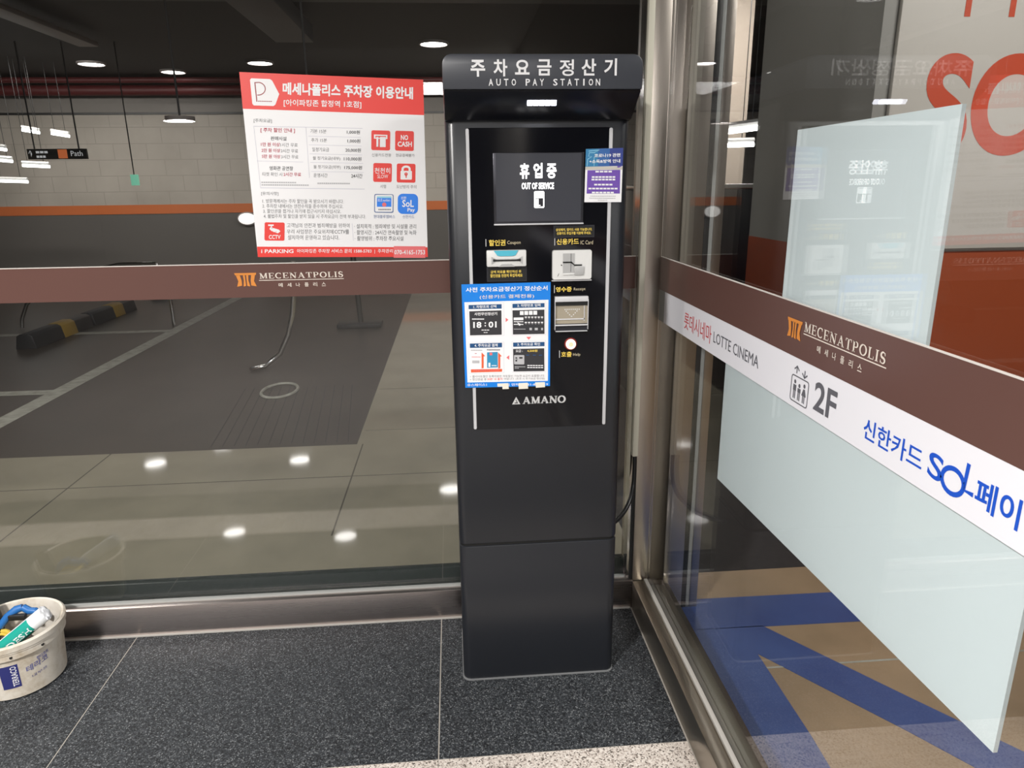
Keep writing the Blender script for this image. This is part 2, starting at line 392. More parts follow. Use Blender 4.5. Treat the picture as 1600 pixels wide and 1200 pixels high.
def serif_letter(ch, K=.2, k=.085):
    h = .07
    def bar(x0, x1, y): return stroke([(x0, y), (x1, y)], h)
    T, B = 1 - h / 2, h / 2
    if ch == 'M': return 1.2, [stroke([(.19, 0), (.19, 1)], k), stroke([(1.0, 0), (1.0, 1)], K), stroke([(.2, 1), (.6, .03)], K), stroke([(.6, .03), (.96, 1)], k), bar(.02, .38, B), bar(.8, 1.2, B), bar(.02, .28, T), bar(.9, 1.2, T)]
    if ch == 'E': return .85, [stroke([(.2, 0), (.2, 1)], K), bar(.02, .8, T), bar(.02, .82, B), stroke([(.2, .5), (.6, .5)], h), stroke([(.77, 1), (.77, .76)], h), stroke([(.79, 0), (.79, .26)], h), stroke([(.6, .38), (.6, .62)], h)]
    if ch == 'N': return 1.08, [stroke([(.2, 0), (.2, 1)], k), stroke([(.9, 0), (.9, 1)], k), stroke([(.17, 1), (.9, 0)], K), bar(.02, .38, B), bar(.72, 1.08, T), bar(.0, .28, T)]
    if ch == 'A': return 1.08, [stroke([(.16, 0), (.54, 1)], k), stroke([(.5, 1), (.9, 0)], K), stroke([(.3, .33), (.78, .33)], k), bar(.0, .34, B), bar(.7, 1.08, B)]
    if ch == 'T': return .92, [stroke([(.46, 0), (.46, 1)], K), bar(.04, .88, T), stroke([(.06, 1), (.06, .74)], h), stroke([(.86, 1), (.86, .74)], h), bar(.26, .66, B)]
    if ch == 'P': return .84, [stroke([(.2, 0), (.2, 1)], K), bar(.02, .42, B), bar(.02, .45, T), stroke([(.3, 1 - h / 2)] + arc(.48, .72, .24, .245, 90, -90) + [(.3, .475)], [h] + [k * 1.2] * 4 + [K * .9] * 7 + [k * 1.2] * 4 + [h])]
    if ch == 'L': return .8, [stroke([(.2, 0), (.2, 1)], K), bar(.02, .42, T), bar(.02, .78, B), stroke([(.75, 0), (.75, .3)], h)]
    if ch == 'I': return .46, [stroke([(.23, 0), (.23, 1)], K), bar(.03, .43, T), bar(.03, .43, B)]
    if ch == 'O':
        ang = [i * 360 / 28 for i in range(29)]
        return 1.06, [stroke([(.53 + .42 * math.cos(math.radians(a)), .5 + .465 * math.sin(math.radians(a))) for a in ang], [k + (K - k) * abs(math.cos(math.radians(a))) for a in ang])]
    if ch == 'C':
        ang = [48 + i * 264 / 22 for i in range(23)]
        return .96, [stroke([(.52 + .42 * math.cos(math.radians(a)), .5 + .465 * math.sin(math.radians(a))) for a in ang], [k + (K - k) * abs(math.cos(math.radians(a))) for a in ang]), stroke([(.82, .97), (.82, .68)], h), stroke([(.82, .22), (.82, .06)], h * .6)]
    if ch == 'S':
        return .76, [stroke(arc(.39, .735, .25, .235, 20, 235, 10) + arc(.38, .265, .27, .235, 65, -160, 10), [k, k, k, K * .6, K * .8, K * .8, K * .9, K, K, K, K, K, K, K, K * .9, K * .8, K * .7, K * .6, k, k, k, k]), stroke([(.63, .97), (.63, .7)], h), stroke([(.11, .3), (.11, .03)], h)]
def serif_word(word, gap=.14, K=.2, k=.085):
    vs = []; fs = []; x = 0
    for ch in word:
        wd, parts = serif_letter(ch, K, k)
        for pv, pf in parts:
            b = len(vs); vs += [(x + p[0], p[1]) for p in pv]; fs += [[b + i for i in f] for f in pf]
        x += wd + gap
    W = x - gap
    return [(p[0] / W, 1 - p[1]) for p in vs], fs

class Sheet:
    """A flat printed face: four world corners, drawn on in layout units."""
    def __init__(s, tl, tr, bl, br, lay, n):
        s.P = [Vector(p) for p in (tl, tr, bl, br)]; s.q = lay; s.n = Vector(n).normalized(); s.mb = MB(); s.k = 0
    def st(s, x, y):
        (x00, y00), (x10, y10), (x01, y01), (x11, y11) = s.q
        a = b = .5
        for _ in range(6):
            fx = x00 * (1 - a) * (1 - b) + x10 * a * (1 - b) + x01 * (1 - a) * b + x11 * a * b - x
            fy = y00 * (1 - a) * (1 - b) + y10 * a * (1 - b) + y01 * (1 - a) * b + y11 * a * b - y
            xa = (x10 - x00) * (1 - b) + (x11 - x01) * b; xb = (x01 - x00) * (1 - a) + (x11 - x10) * a
            ya = (y10 - y00) * (1 - b) + (y11 - y01) * b; yb = (y01 - y00) * (1 - a) + (y11 - y10) * a
            d = xa * yb - xb * ya
            a -= (fx * yb - fy * xb) / d; b -= (xa * fy - ya * fx) / d
        return a, b
    def w(s, x, y, k):
        a, b = s.st(x, y)
        p = s.P[0] * (1 - a) * (1 - b) + s.P[1] * a * (1 - b) + s.P[2] * (1 - a) * b + s.P[3] * a * b
        return p + s.n * (0.00025 * k)
    def new(s): s.mb = MB(); return s
    def poly(s, pts, mat, k=1):
        s.mb.add([s.w(x, y, k) for x, y in pts], [list(range(len(pts)))], mat); return s
    def rect(s, x0, y0, x1, y1, mat, k=1, sl=0):
        return s.poly([(x0, y0), (x1, y0 + sl), (x1, y1 + sl), (x0, y1)], mat, k)
    def rr(s, x0, y0, x1, y1, r, mat, k=1, sl=0):
        pts = rrect(x0, x1, y0, y1, r, 5)
        return s.poly([(x, y + sl * (x - x0) / (x1 - x0)) for x, y in pts], mat, k)
    def raw(s, vf, x0, y0, x1, y1, mat, k=2, sl=0):
        vs, fs = vf
        s.mb.add([s.w(x0 + u * (x1 - x0), y0 + v * (y1 - y0) + sl * u, k) for u, v in vs], fs, mat); return s
    def text(s, body, x0, y0, x1, y1, mat, k=2, sl=0, bold=0.0, res=2):
        return s.raw(glyphs(body, bold, res), x0, y0, x1, y1, mat, k, sl)
    def line(s, pts, wd, mat, k=2):
        vs, fs = stroke(pts, wd); s.mb.add([s.w(x, y, k) for x, y in vs], fs, mat); return s
    def bars(s, x0, y0, x1, y1, mat, k=2, n=5, sl=0):
        g = (x1 - x0) / n
        for i in range(n):
            s.rect(x0 + i * g, y0 + sl * i / n, x0 + (i + .82) * g, y1 + sl * i / n, mat, k)
        return s
    def done(s, name, parent): o = s.mb.build(name, parent); s.mb = MB(); return o

# ------------------------------------------------------------------ the setting
# lobby floor: dark granite strip along the glass, pale granite further out
f = MB()
f.box(-7, 0.64, -10.5, 2.224, -0.12, -0.0015, 'grout')
xs = [-6.42, -5.365, -4.31, -3.255, -2.2, -1.142, -0.087, 0.605]
for a, b in zip(xs[:-1], xs[1:]):
    f.box(a + .002, b - .002, 1.5755, 2.220, -0.03, 0.0, 'granite')
    f.box(a + .001, b - .001, 1.362, 1.5725, -0.03, 0.0, 'terrazzo')
    f.box(a + .001, b - .001, 1.10, 1.360, -0.03, 0.0, 'granite')
    f.box(a + .001, b - .001, -10.4, 1.098, -0.03, 0.0, 'grey_stone')
struct(f.build('floor'))
# plinth under the left glass
t = MB(); t.box(-7, 0.607, 2.222, 2.40, 0.0, 0.113, 'steel_h', 0.002); struct(t.build('trim_1'))
t = MB(); t.box(-7, 0.600, 2.2165, 2.222, 0.0005, 0.0055, 'silicone'); struct(t.build('trim_2'))
t = MB(); t.box(-7, 0.585, 2.268, 2.30, 0.113, 0.178, 'strip_gasket', 0.002); t.box(-7, .585, 2.246, 2.257, .113, .121, 'gasket'); struct(t.build('trim_3'))
# plinth under the right glass
t = MB(); t.box(0.607, 0.645, -2.5, 2.224, 0.0, 0.108, 'steel_y', 0.002); t.box(0.645, 0.664, -2.5, 2.40, 0.0, 0.106, 'steel_y', 0.002); t.box(0.664, 0.735, -2.5, 2.20, 0.0, 0.104, 'ledge_reflection', 0.002)  # outermost box stands in for the ledge's reflection in the glass
struct(t.build('trim_4'))
t = MB(); t.box(0.648, 0.6615, -2.5, 2.222, 0.106, 0.117, 'silicone', 0.002); struct(t.build('trim_5'))
# glass
g = MB(); g.box(-7, 0.607, 2.258, 2.266, 0.113, 2.95, 'glass'); struct(g.build('window_1'))
g = MB(); g.box(0.662, 0.670, -2.5, 2.226, 0.106, 2.95, 'glass'); struct(g.build('window_2'))
# corner post, channel and the jamb outside
p = MB()
p.box(0.607, 0.6605, 2.226, 2.40, 0.106, 2.95, 'steel_v', 0.0015)
p.box(0.6605, 0.672, 2.229, 2.40, 0.106, 2.95, 'steel_v', 0.001)
p.box(0.597, 0.607, 2.236, 2.30, 0.113, 2.95, 'rubber')
p.box(0.588, 0.597, 2.240, 2.30, 0.113, 2.95, 'chrome')
struct(p.build('trim_6'))
p = MB()
p.box(0.715, 0.786, 2.202, 2.40, 0.0, 2.95, 'steel_v', 0.0015)
p.box(0.786, 0.803, 2.202, 2.40, 0.0, 2.95, 'rubber', 0.002)
p.box(0.803, 0.816, 2.203, 2.40, 0.0, 2.95, 'gasket', 0.002)
p.box(0.816, 0.845, 2.202, 2.40, 0.0, 2.95, 'steel_v', 0.0015)
struct(p.build('door_1'))
# lobby shell
s = MB(); s.box(-7.1, 0.66, -10.6, 2.26, 2.70, 2.95, 'lobby_ceiling'); s.box(-7.1, 0.66, 2.1, 2.258, 2.55, 2.70, 'dark_steel'); struct(s.build('ceiling'))
s = MB(); s.box(-7.1, -7.0, -10.6, 2.22, 0, 2.7, 'lobby_wall'); struct(s.build('wall_left'))
s = MB(); s.box(-7.1, 0.67, -10.7, -10.5, 0, 2.7, 'lobby_wall'); struct(s.build('wall_back'))
s = MB(); s.box(0.64, 0.75, -10.6, -2.5, 0, 2.7, 'lobby_wall'); struct(s.build('wall_right'))
# car park
s = MB()
s.box(-18, 0.715, 2.40, 4.06, -0.12, 0.0, 'concrete')
s.box(-0.62, 0.715, 4.06, 14.6, -0.12, 0.0, 'concrete')
s.box(-18, -0.62, 4.06, 14.6, -0.12, -0.001, 'ramp')
for x0, x1, y0, y1 in ((-6, .7, 3.566, 3.574), (-.6, .7, 4.3, 4.306), (-.6, .7, 5.25, 5.257)):
    s.box(x0, x1, y0, y1, -.02, 0.0006, 'joint')
for xx in (-3.55, -2.05, -0.585):
    s.box(xx - .004, xx + .004, 2.9, 4.06, -.02, 0.0006, 'joint')
for i in range(13):
    xx = -1.5 + i * .068
    s.prism([(xx, 4.12), (xx + .006, 4.12), (xx - .14, 5.4), (xx - .146, 5.4)], 2, -.02, 0.001, 'rubber')
struct(s.build('floor_car_park'))
s = MB()
s.box(0.70, 7.0, -3.0, 2.43, -0.12, 0.0, 'tan')
s.box(0.715, 7.0, 2.43, 14.6, -0.12, -0.0008, 'dark_floor')  # near-black floor beyond the tan part
s.box(0.70, 7.0, 1.846, 1.853, -.02, 0.0011, 'line')
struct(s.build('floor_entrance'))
for pts, lab in (([(0.72, 2.065), (3.5, 2.03), (3.5, 2.215), (0.72, 2.25)], 'blue painted floor stripe running level past the door jamb'),
                 ([(1.035, 2.0655), (1.329, 1.669), (1.52, 1.42), (1.40, 1.31), (1.232, 1.551), (0.955, 1.92), (0.80, 2.0655)], 'blue painted floor stripe slanting from the level stripe under the big frosted panel'),
                 ([(0.72, 2.0655), (0.80, 2.0655), (0.955, 1.92), (0.955, 1.559), (0.945, 1.30), (0.72, 1.30)], 'broad blue painted floor patch right beside the door sill')):
    m = MB(); m.prism(pts, 2, 0.0, 0.0015, 'bluepaint'); tag(m.build('painted_stripe'), lab, 'floor marking', 'blue stripes on the entrance floor')
s = MB(); s.box(-18, 8, 2.40, 14.8, 3.45, 3.55, 'black_ceiling'); s.box(0.75, 8, -3, 2.40, 3.45, 3.55, 'black_ceiling')
s.box(-18, .75, 2.30, 2.40, 2.95, 3.5, 'black_ceiling')
for y in (5.2, 8.2): s.box(-18, 8, y, y + .3, 3.40, 3.45, 'duct')
struct(s.build('ceiling_car_park'))
s = MB(); s.box(-18, 8, 14.5, 14.8, 1.205, 2.87, 'wall_paint'); s.box(-18, 8, 14.48, 14.8, 2.83, 2.87, 'sign_black')
s.box(-18, 8, 14.5, 14.8, 2.87, 3.5, 'wall_upper'); s.box(-18, 8, 14.49, 14.8, 1.035, 1.205, 'dado_orange'); s.box(-18, 8, 14.5, 14.8, 0, 1.035, 'dado_dark')
struct(s.build('wall_far'))
s = MB(); s.box(-18.2, -18, 2.3, 14.8, 0, 3.5, 'wall_paint'); struct(s.build('wall_car_park_left'))
s = MB(); s.box(7.9, 8.1, -3, 14.8, 0, 3.5, 'wall_upper'); struct(s.build('wall_car_park_right'))
s = MB(); s.box(.75, 8, -3.1, -3, 0, 3.5, 'wall_upper'); struct(s.build('wall_entrance'))
# block wall outside the right glass with its orange-red dado
s = MB()
s.box(1.76, 7.9, 3.0, 4.15, 1.19, 3.45, 'pillar_grey'); s.box(1.758, 7.9, 2.998, 4.15, 0, 1.19, 'pillar_red')
struct(s.build('wall_block'))
s = MB(); s.box(2.62, 3.1, 7.6, 8.0, 0, 3.45, 'beige_col'); struct(s.build('column_1'))

# ------------------------------------------------------------------ the pay station
KX0, KX1, KY0, KY1 = -0.012, 0.462, 1.883, 2.165
K = root('pay_station', (0.225, 2.02, 0), 'charcoal parking pay station kiosk standing in the glass corner', 'kiosk')
b = MB(); b.prism(rrect(KX0, KX1, KY0, KY1, .024, 8), 2, 0.474, 1.70, 'kiosk', 0.004, 2); b.build('cabinet', K)
b = MB(); b.prism(rrect(KX0 + .004, KX1 - .004, KY0 + .004, KY1 - .004, .022, 8), 2, 0.464, 0.476, 'slot'); b.build('seam', K)
b = MB(); b.prism(rrect(KX0, KX1, KY0, KY1, .024, 8), 2, 0.004, 0.467, 'kiosk', 0.004, 2); b.build('plinth', K)
b = MB(); b.prism(rrect(KX0 - .003, KX1 + .003, KY0 - .004, KY1 + .003, .026, 8), 2, 0.0, 0.0045, 'foot_bead', 0.0015, 2); b.build('sealant_bead', K)['label'] = 'whitish sealant bead along the foot'
# hood with rounded upper corners and a sloping underside
HY, HZ0, HZ1 = 1.775, 1.715, 1.792
bm = bmesh.new()
out = []
r = .022
prof = [(KX0, HZ0)] + [(KX0 + r - r * math.cos(math.radians(a)), HZ1 - r + r * math.sin(math.radians(a))) for a in range(0, 91, 15)] + [(KX1 - r + r * math.sin(math.radians(a)), HZ1 - r + r * math.cos(math.radians(a))) for a in range(0, 91, 15)] + [(KX1, HZ0)]
b = MB(); b.prism(prof, 1, HY, 2.17, 'kiosk_head', 0.003, 2)
hood = b.build('hood', K)
bm.free()
b = MB(); b.prism([(HY + .002, HZ0 - .001), (2.17, HZ0 - .001), (2.17, 1.653), (1.884, 1.653), (1.868, 1.655)], 0, KX0 + .001, KX1 - .001, 'kiosk_under', 0.003, 2)
b.build('hood_underside', K)['label'] = 'glossy black sloping underside'
hs = Sheet((0, 1.7738, 1.8), (.5, 1.7738, 1.8), (0, 1.7738, 1.7), (.5, 1.7738, 1.7), ((0, -1.8), (.5, -1.8), (0, -1.7), (.5, -1.7)), (0, -1, 0))
for ch, x0, x1, z0, z1 in (('주', .0540, .0878, 1.7424, 1.7787), ('차', .1072, .1396, 1.7430, 1.7802), ('요', .1574, .1916, 1.7469, 1.7788), ('금', .2095, .2432, 1.7448, 1.7798), ('정', .2625, .2963, 1.7439, 1.7798), ('산', .3144, .3490, 1.7447, 1.7814), ('기', .3682, .3987, 1.7447, 1.7821)):
    hs.text(ch, x0, -z1, x1, -z0, 'white_vinyl', 1, 0, .016 if ch == '정' else .026, 4)
for wd, x0, x1 in (('AUTO', .0946, .1604), ('PAY', .1823, .2259), ('STATION', .2472, .3597)):
    n = len(wd); st = (x1 - x0 + .006) / n
    for i, ch in enumerate(wd):
        cw = .0035 if ch == 'I' else .0105
        cx = x0 + st * i + (st - .006) / 2
        hs.text(ch, cx - cw / 2, -1.7378, cx + cw / 2, -1.7228, 'white_vinyl', 1, 0, .018)
hs.done('lettering', hood)['label'] = 'white lettering'
# lamp under the hood
ny, nz = -.062, -.109
b = MB()
for i in range(5):
    u = .190 + i * .0145
    b.prism([(1.806, 1.6935), (1.812, 1.6995), (1.820, 1.688), (1.814, 1.683)], 0, u, u + .0125, 'led')
b.build('hood_lamp', K)['label'] = 'lit white LED strip'
# facia
b = MB(); b.prism(rrect(.040, .417, .8345, 1.638, .012, 5), 1, 1.8805, 1.884, 'facia', 0.0008, 1); facia = b.build('facia', K); facia['label'] = 'glossy black front panel'
for x0, x1 in ((.0405, .0490), (.4075, .4165)):
    rr_ = rrect(x0, x1, .836, 1.6365, .004, 4)
    b = MB(); b.prism(rr_, 1, 1.8785, 1.8815, 'trim', 0.0006, 1); b.build('trim_strip', K)
FS = lambda: Sheet((0, 1.8803, 2), (.5, 1.8803, 2), (0, 1.8803, .5), (.5, 1.8803, .5), ((0, -2), (.5, -2), (0, -.5), (.5, -.5)), (0, -1, 0))
# screen
b = MB(); b.box(.1079, .3429, 1.876, 1.8815, 1.3990, 1.5775, 'bezel', 0.0015); scr_frame = b.build('screen_bezel', K)
b = MB(); b.box(.1145, .3360, 1.8752, 1.8775, 1.4070, 1.5755, 'screen'); b.box(.1075, .3433, 1.8715, 1.878, 1.3975, 1.4015, 'trim', .001); scr = b.build('screen', K)
fs = FS()
fs.P = [p - Vector((0, .0053, 0)) for p in fs.P]
for ch, x0, x1, z0, z1 in (('휴', .1765, .2006, 1.5137, 1.5512), ('업', .2114, .2347, 1.5150, 1.5517), ('중', .2455, .2707, 1.5138, 1.5505)):
    fs.text(ch, x0, -z1, x1, -z0, 'screen_text', 1, 0, .03)
fs.text('OUT OF SERVICE', .1807, -1.5038, .2646, -1.4874, 'screen_text', 1, 0, .03)
fs.rr(.2130, -1.4822, .2393, -1.4403, .003, 'screen_text', 1)
fs.rect(.2155, -1.4795, .2368, -1.4785, 'bezel', 2); fs.rect(.2155, -1.4650, .2368, -1.4630, 'bezel', 2); fs.rect(.2245, -1.4630, .2368, -1.4435, 'bezel', 2)
fs.rect(.2245, -1.4480, .2290, -1.4455, 'screen_text', 3)
fs.done('screen_message', scr)['label'] = 'glowing white message'
# printed captions
fs = FS()
for x0, x1, z0, z1 in ((.0849, .0868, 1.3437, 1.3623), (.2672, .2690, 1.3430, 1.3617), (.2670, .2688, 1.2166, 1.2372), (.2819, .2838, 1.0362, 1.0567)):
    fs.rect(x0, -z1, x1, -z0, 'logo_silver', 1); fs.done('caption_rule', facia)
for tx, x0, x1, z0, z1, m_, bo in (('할인권', .0936, .1372, 1.3450, 1.3607, 'yellow', .02), ('Coupon', .1418, .1772, 1.3461, 1.3573, 'cream_print', 0), ('신용카드', .2730, .3327, 1.3446, 1.3603, 'yellow', .02), ('IC Card', .3374, .3707, 1.3444, 1.3546, 'cream_print', 0),
                         ('영수증', .2717, .3149, 1.2191, 1.2328, 'yellow', .02), ('Receipt', .3208, .3523, 1.2201, 1.2298, 'cream_print', 0), ('호출', .2876, .3170, 1.0380, 1.0532, 'yellow', .02), ('Help', .3210, .3412, 1.0379, 1.0482, 'cream_print', 0)):
    fs.text(tx, x0, -z1, x1, -z0, m_, 1, 0, bo)
    if m_ == 'cream_print': fs.done('caption_lettering', facia)
fs = FS()
fs.raw(serif_word('AMANO', .06, .26, .14), .1788, -.9262, .3012, -.9060, 'logo_silver', 1)
fs.poly([(.1495, -.9056), (.1729, -.9056), (.1612, -.9277)], 'logo_silver', 1); fs.poly([(.1565, -.9085), (.1662, -.9085), (.1612, -.9195)], 'facia', 2)
fs.poly([(.1575, -.911), (.1602, -.917), (.1630, -.911)], 'logo_silver', 3)
fs.done('maker_logo', facia)['label'] = 'silver triangle logo with serif lettering'
# black and yellow caution labels
for nm, (x0, x1, z0, z1), lines in (('caution_label', (.2644, .3740, 1.3630, 1.3947), (('삼성페이, 앱카드 사용 가능합니다.', .2709, .3677, 1.3795, 1.3873), ('신용카드 투입구를 이용해 주세요.', .2736, .3652, 1.3705, 1.3780))),
                                    ('caution_label', (.0862, .1931, 1.2506, 1.2899), (('금액 자료를 확인하신 후', .0965, .1785, 1.2729, 1.2805), ('할인권을 천천히 투입하세요', .0957, .1815, 1.2621, 1.2709)))):
    fs = FS(); fs.rect(x0, -z1, x1, -z0, 'bezel', 2); fs.rect(x0 + .004, -z1 + .003, x1 - .002, -z0 - .003, 'slot', 3)
    for tx, a, c, d, e in lines: fs.text(tx, a, -e, c, -d, 'yellow', 4, 0, .02)
    o = fs.done(nm, K); o['label'] = 'black label with yellow lettering'
# coupon slot
b = MB(); b.box(.0863, .1911, 1.866, 1.882, 1.2911, 1.3341, 'white_plastic', .003)
b.prism([(.0985, 1.2975), (.1105, 1.3070), (.1685, 1.3070), (.1805, 1.2975), (.1805, 1.3180), (.1690, 1.3120), (.1105, 1.3120), (.0985, 1.3180)], 1, 1.8645, 1.8662, 'grey_plastic')
coupon = b.build('coupon_reader', K)
b = MB(); b.prism([(.1030, 1.3050), (.1140, 1.3060), (.1650, 1.3060), (.1760, 1.3050), (.1760, 1.3120), (.1650, 1.3100), (.1140, 1.3100), (.1030, 1.3120)], 1, 1.8638, 1.8648, 'slot'); b.build('slot', coupon)
b = MB(); b.prism([(.1050, 1.3335), (.1700, 1.3335), (.1620, 1.3205), (.1530, 1.3190), (.1230, 1.3190), (.1140, 1.3205)], 1, 1.8640, 1.8665, 'cyan', .0004, 1); b.build('cover', coupon)['label'] = 'cyan cover'
b = MB(); b.prism([(.1170, 1.2911), (.1600, 1.2911), (.1520, 1.2985), (.1260, 1.2985)], 1, 1.8630, 1.8665, 'grey_plastic', .0005, 1); b.build('thumb_notch', coupon)
# card reader
b = MB(); b.prism(rrect(.2605, .3668, 1.2528, 1.3312, .006, 5), 1, 1.870, 1.882, 'grey_plastic', .0015, 2)
b.prism(rrect(.2612, .3661, 1.2535, 1.3305, .006, 5), 1, 1.8690, 1.8705, 'white_plastic', .0004, 1)
b.box(.2599, .3676, 1.872, 1.882, 1.2488, 1.2515, 'trim', .0008)
card = b.build('card_reader', K)
b = MB(); b.box(.2888, .3200, 1.8680, 1.8692, 1.2715, 1.3227, 'grey_plastic'); b.box(.3095, .3105, 1.8676, 1.8690, 1.2740, 1.3220, 'bezel'); b.box(.2888, .3195, 1.8655, 1.869, 1.2660, 1.2690, 'white_plastic', .001); b.build('recess', card)
b = MB(); b.box(.2888, .3121, 1.8668, 1.8690, 1.2975, 1.3011, 'slot')
b.prism([(.3100, 1.2975), (.3121, 1.3011), (.3190, 1.2935), (.3180, 1.2915)], 1, 1.8668, 1.869, 'slot'); b.box(.3180, .3395, 1.8672, 1.869, 1.2896, 1.2932, 'slot')
b.build('slot', card)
b = MB(); b.prism([(.3205, 1.2648), (.3440, 1.2648), (.3460, 1.2880), (.3225, 1.2855)], 1, 1.8650, 1.8692, 'grey_plastic', .001, 2); b.build('finger_rest', card)
b = MB(); b.prism([(.2755, 1.2620), (.2785, 1.2700), (.2775, 1.2700), (.2745, 1.2620)], 1, 1.8685, 1.8692, 'bezel'); b.build('pictogram', card)
b = MB(); b.prism(rrect(.2835, .2865, 1.2905, 1.2935, .0014, 4), 1, 1.8680, 1.8692, 'slot'); b.build('indicator', card)
# receipt tray
b = MB(); b.prism(rrect(.2670, .3605, 1.1115, 1.2092, .005, 4), 1, 1.8765, 1.882, 'bezel', .001, 1)
b.box(.2682, .3590, 1.8735, 1.8745, 1.1330, 1.1930, 'tray')
tray = b.build('receipt_tray', K)
b = MB(); b.box(.2679, .3590, 1.866, 1.880, 1.1935, 1.2078, 'acrylic', .002); b.build('tray_lid', tray)
b = MB(); b.box(.2679, .3590, 1.866, 1.876, 1.1280, 1.1310, 'acrylic', .0008); b.box(.2676, .2692, 1.866, 1.876, 1.117, 1.2, 'acrylic', .0006); b.box(.3578, .3594, 1.866, 1.876, 1.117, 1.2, 'acrylic', .0006); b.box(.2700, .3575, 1.866, 1.876, 1.1118, 1.1136, 'acrylic', .0006)
b.box(.2690, .3582, 1.870, 1.8738, 1.1830, 1.1930, 'slot'); b.box(.3480, .3500, 1.8715, 1.8738, 1.1400, 1.1860, 'acrylic'); b.box(.2690, .3500, 1.8715, 1.8738, 1.1440, 1.1470, 'acrylic')
b.build('tray_frame', tray)
fs = FS(); fs.P = [p - Vector((0, .0070, 0)) for p in fs.P]
for i in range(8):
    x = .2950 + i * .0055; fs.rect(x, -1.1735, x + .0028, -1.1705, 'white_plastic', 1)
for i in range(1, 5):
    for sx in (1, -1):
        x = .3142 - sx * (.0192 - i * .0046); fs.rect(x - .0014, -1.1735 + i * .0048, x + .0014, -1.1705 + i * .0048, 'white_plastic', 1)
fs.done('dotted_arrow', tray)
# call button
c3 = (.3134, 1.0750)
def disc(b, r0, y0, y1, mat, bev=.0006): b.prism([(c3[0] + r0 * math.cos(i * math.pi / 16), c3[1] + r0 * math.sin(i * math.pi / 16)) for i in range(32)], 1, y0, y1, mat, bev, 1)
b = MB(); disc(b, .0175, 1.8775, 1.882, 'red_ring'); disc(b, .0138, 1.872, 1.879, 'button'); btn = b.build('call_button', K); btn['label'] = 'lit round call button'
b = MB(); disc(b, .0065, 1.8705, 1.8735, 'button_in'); b.build('button_centre', btn)

# ------------------------------------------------------------------ notices taped on the kiosk
def sheet_body(name, S, thick, mat, label, cat, group=None):
    b = MB(); P = S.P; n = S.n
    A = [P[0], P[1], P[3], P[2]]; B = [p - n * thick for p in A]
    b.add(A + B, [[0, 1, 2, 3], [7, 6, 5, 4], [0, 4, 5, 1], [1, 5, 6, 2], [2, 6, 7, 3], [3, 7, 4, 0]], mat)
    return tag(b.build(name), label, cat, group)
BY = 1.8762
S = Sheet((.018, BY, 1.246), (.257, BY, 1.247), (.020, BY, .960), (.256, BY, .957), ((40, 88), (968, 66), (75, 1168), (960, 1140)), (0, -1, 0))
N1 = sheet_body('instruction_notice', S, .0012, 'sheet_blue', 'blue bordered white payment instruction sheet taped on the kiosk front', 'notice')
S.poly([(70, 268), (945, 243), (938, 1085), (98, 1110)], 'paper', 1)
for q in ([(98, 280), (478, 268), (482, 610), (108, 618)], [(558, 272), (918, 258), (918, 600), (562, 608)], [(108, 680), (478, 672), (480, 1005), (112, 1014)], [(560, 668), (916, 656), (918, 990), (566, 998)]):
    S.poly(q, 'rule', 2); cx = sum(p[0] for p in q) / 4; cy = sum(p[1] for p in q) / 4
    S.poly([(cx + (x - cx) * .985, cy + (y - cy) * .985) for x, y in q], 'paper', 3)
for q, m_ in (([(113, 296), (455, 286), (455, 332), (113, 338)], 'tab_blue'), ([(568, 284), (903, 276), (903, 318), (568, 326)], 'tab_blue'), ([(123, 694), (458, 684), (458, 732), (125, 740)], 'tab_blue'), ([(573, 682), (903, 674), (903, 718), (574, 726)], 'tab_blue'),
              ([(120, 360), (453, 350), (455, 600), (126, 608)], 'black_ink'), ([(568, 350), (902, 342), (903, 590), (572, 598)], 'black_ink'), ([(573, 748), (900, 740), (902, 980), (577, 987)], 'black_ink'), ([(133, 968), (458, 960), (458, 990), (135, 1001)], 'orange_red')):
    S.poly(q, m_, 4)
S.done('printed_panels', N1)
S.text('사전 주차요금정산기 정산순서', 85, 120, 935, 168, 'paper', 2, -20, .02)
S.text('(신용카드 결제전용)', 228, 196, 795, 240, 'ivory', 2, -12, .01)
for tx, x0, y0, x1, y1 in (('1. 차량조회 선택', 163, 300, 400, 330), ('2. 차량번호 입력', 618, 287, 860, 316), ('4. 주차요금 결제', 172, 698, 412, 730), ('3. 주차요금 확인', 618, 686, 856, 716)):
    S.text(tx, x0, y0, x1, y1, 'paper', 6, -6, .015)
S.text('사전무인정산기', 172, 372, 408, 404, 'paper', 6, -5, .02)
S.bars(148, 433, 275, 445, 'paper', 6, 8)
S.text('18', 160, 468, 245, 532, 'paper', 6, -2, .03); S.text(':', 277, 472, 292, 515, 'paper', 6, 0, .03); S.text('01', 318, 464, 402, 528, 'paper', 6, -2, .03)
S.bars(245, 548, 330, 556, 'paper', 6, 3); S.bars(268, 574, 312, 581, 'paper', 6, 2)
for i in range(4): S.rect(645 + i * 47, 357 - i, 684 + i * 47, 397 - i, 'paper', 6)
S.rect(580, 423, 682, 450, 'paper', 6, -2); S.bars(582, 460, 682, 470, 'paper', 6, 9); S.bars(582, 488, 682, 498, 'paper', 6, 9); S.bars(582, 538, 705, 545, 'light_ink', 6, 10)
for r_ in (0, 1):
    for i in range(6): S.poly([(693 + i * 34, 412 + r_ * 54 - i * .6), (720 + i * 34, 411 + r_ * 54 - i * .6), (714 + i * 34, 438 + r_ * 54), (701 + i * 34, 438 + r_ * 54)], 'grey_ink', 6); S.rect(696 + i * 34, 414 + r_ * 54, 717 + i * 34, 424 + r_ * 54, 'paper', 7)
for x0, x1 in ((745, 770), (800, 832), (868, 886)): S.rect(x0, 528, x1, 552, 'light_ink', 6)
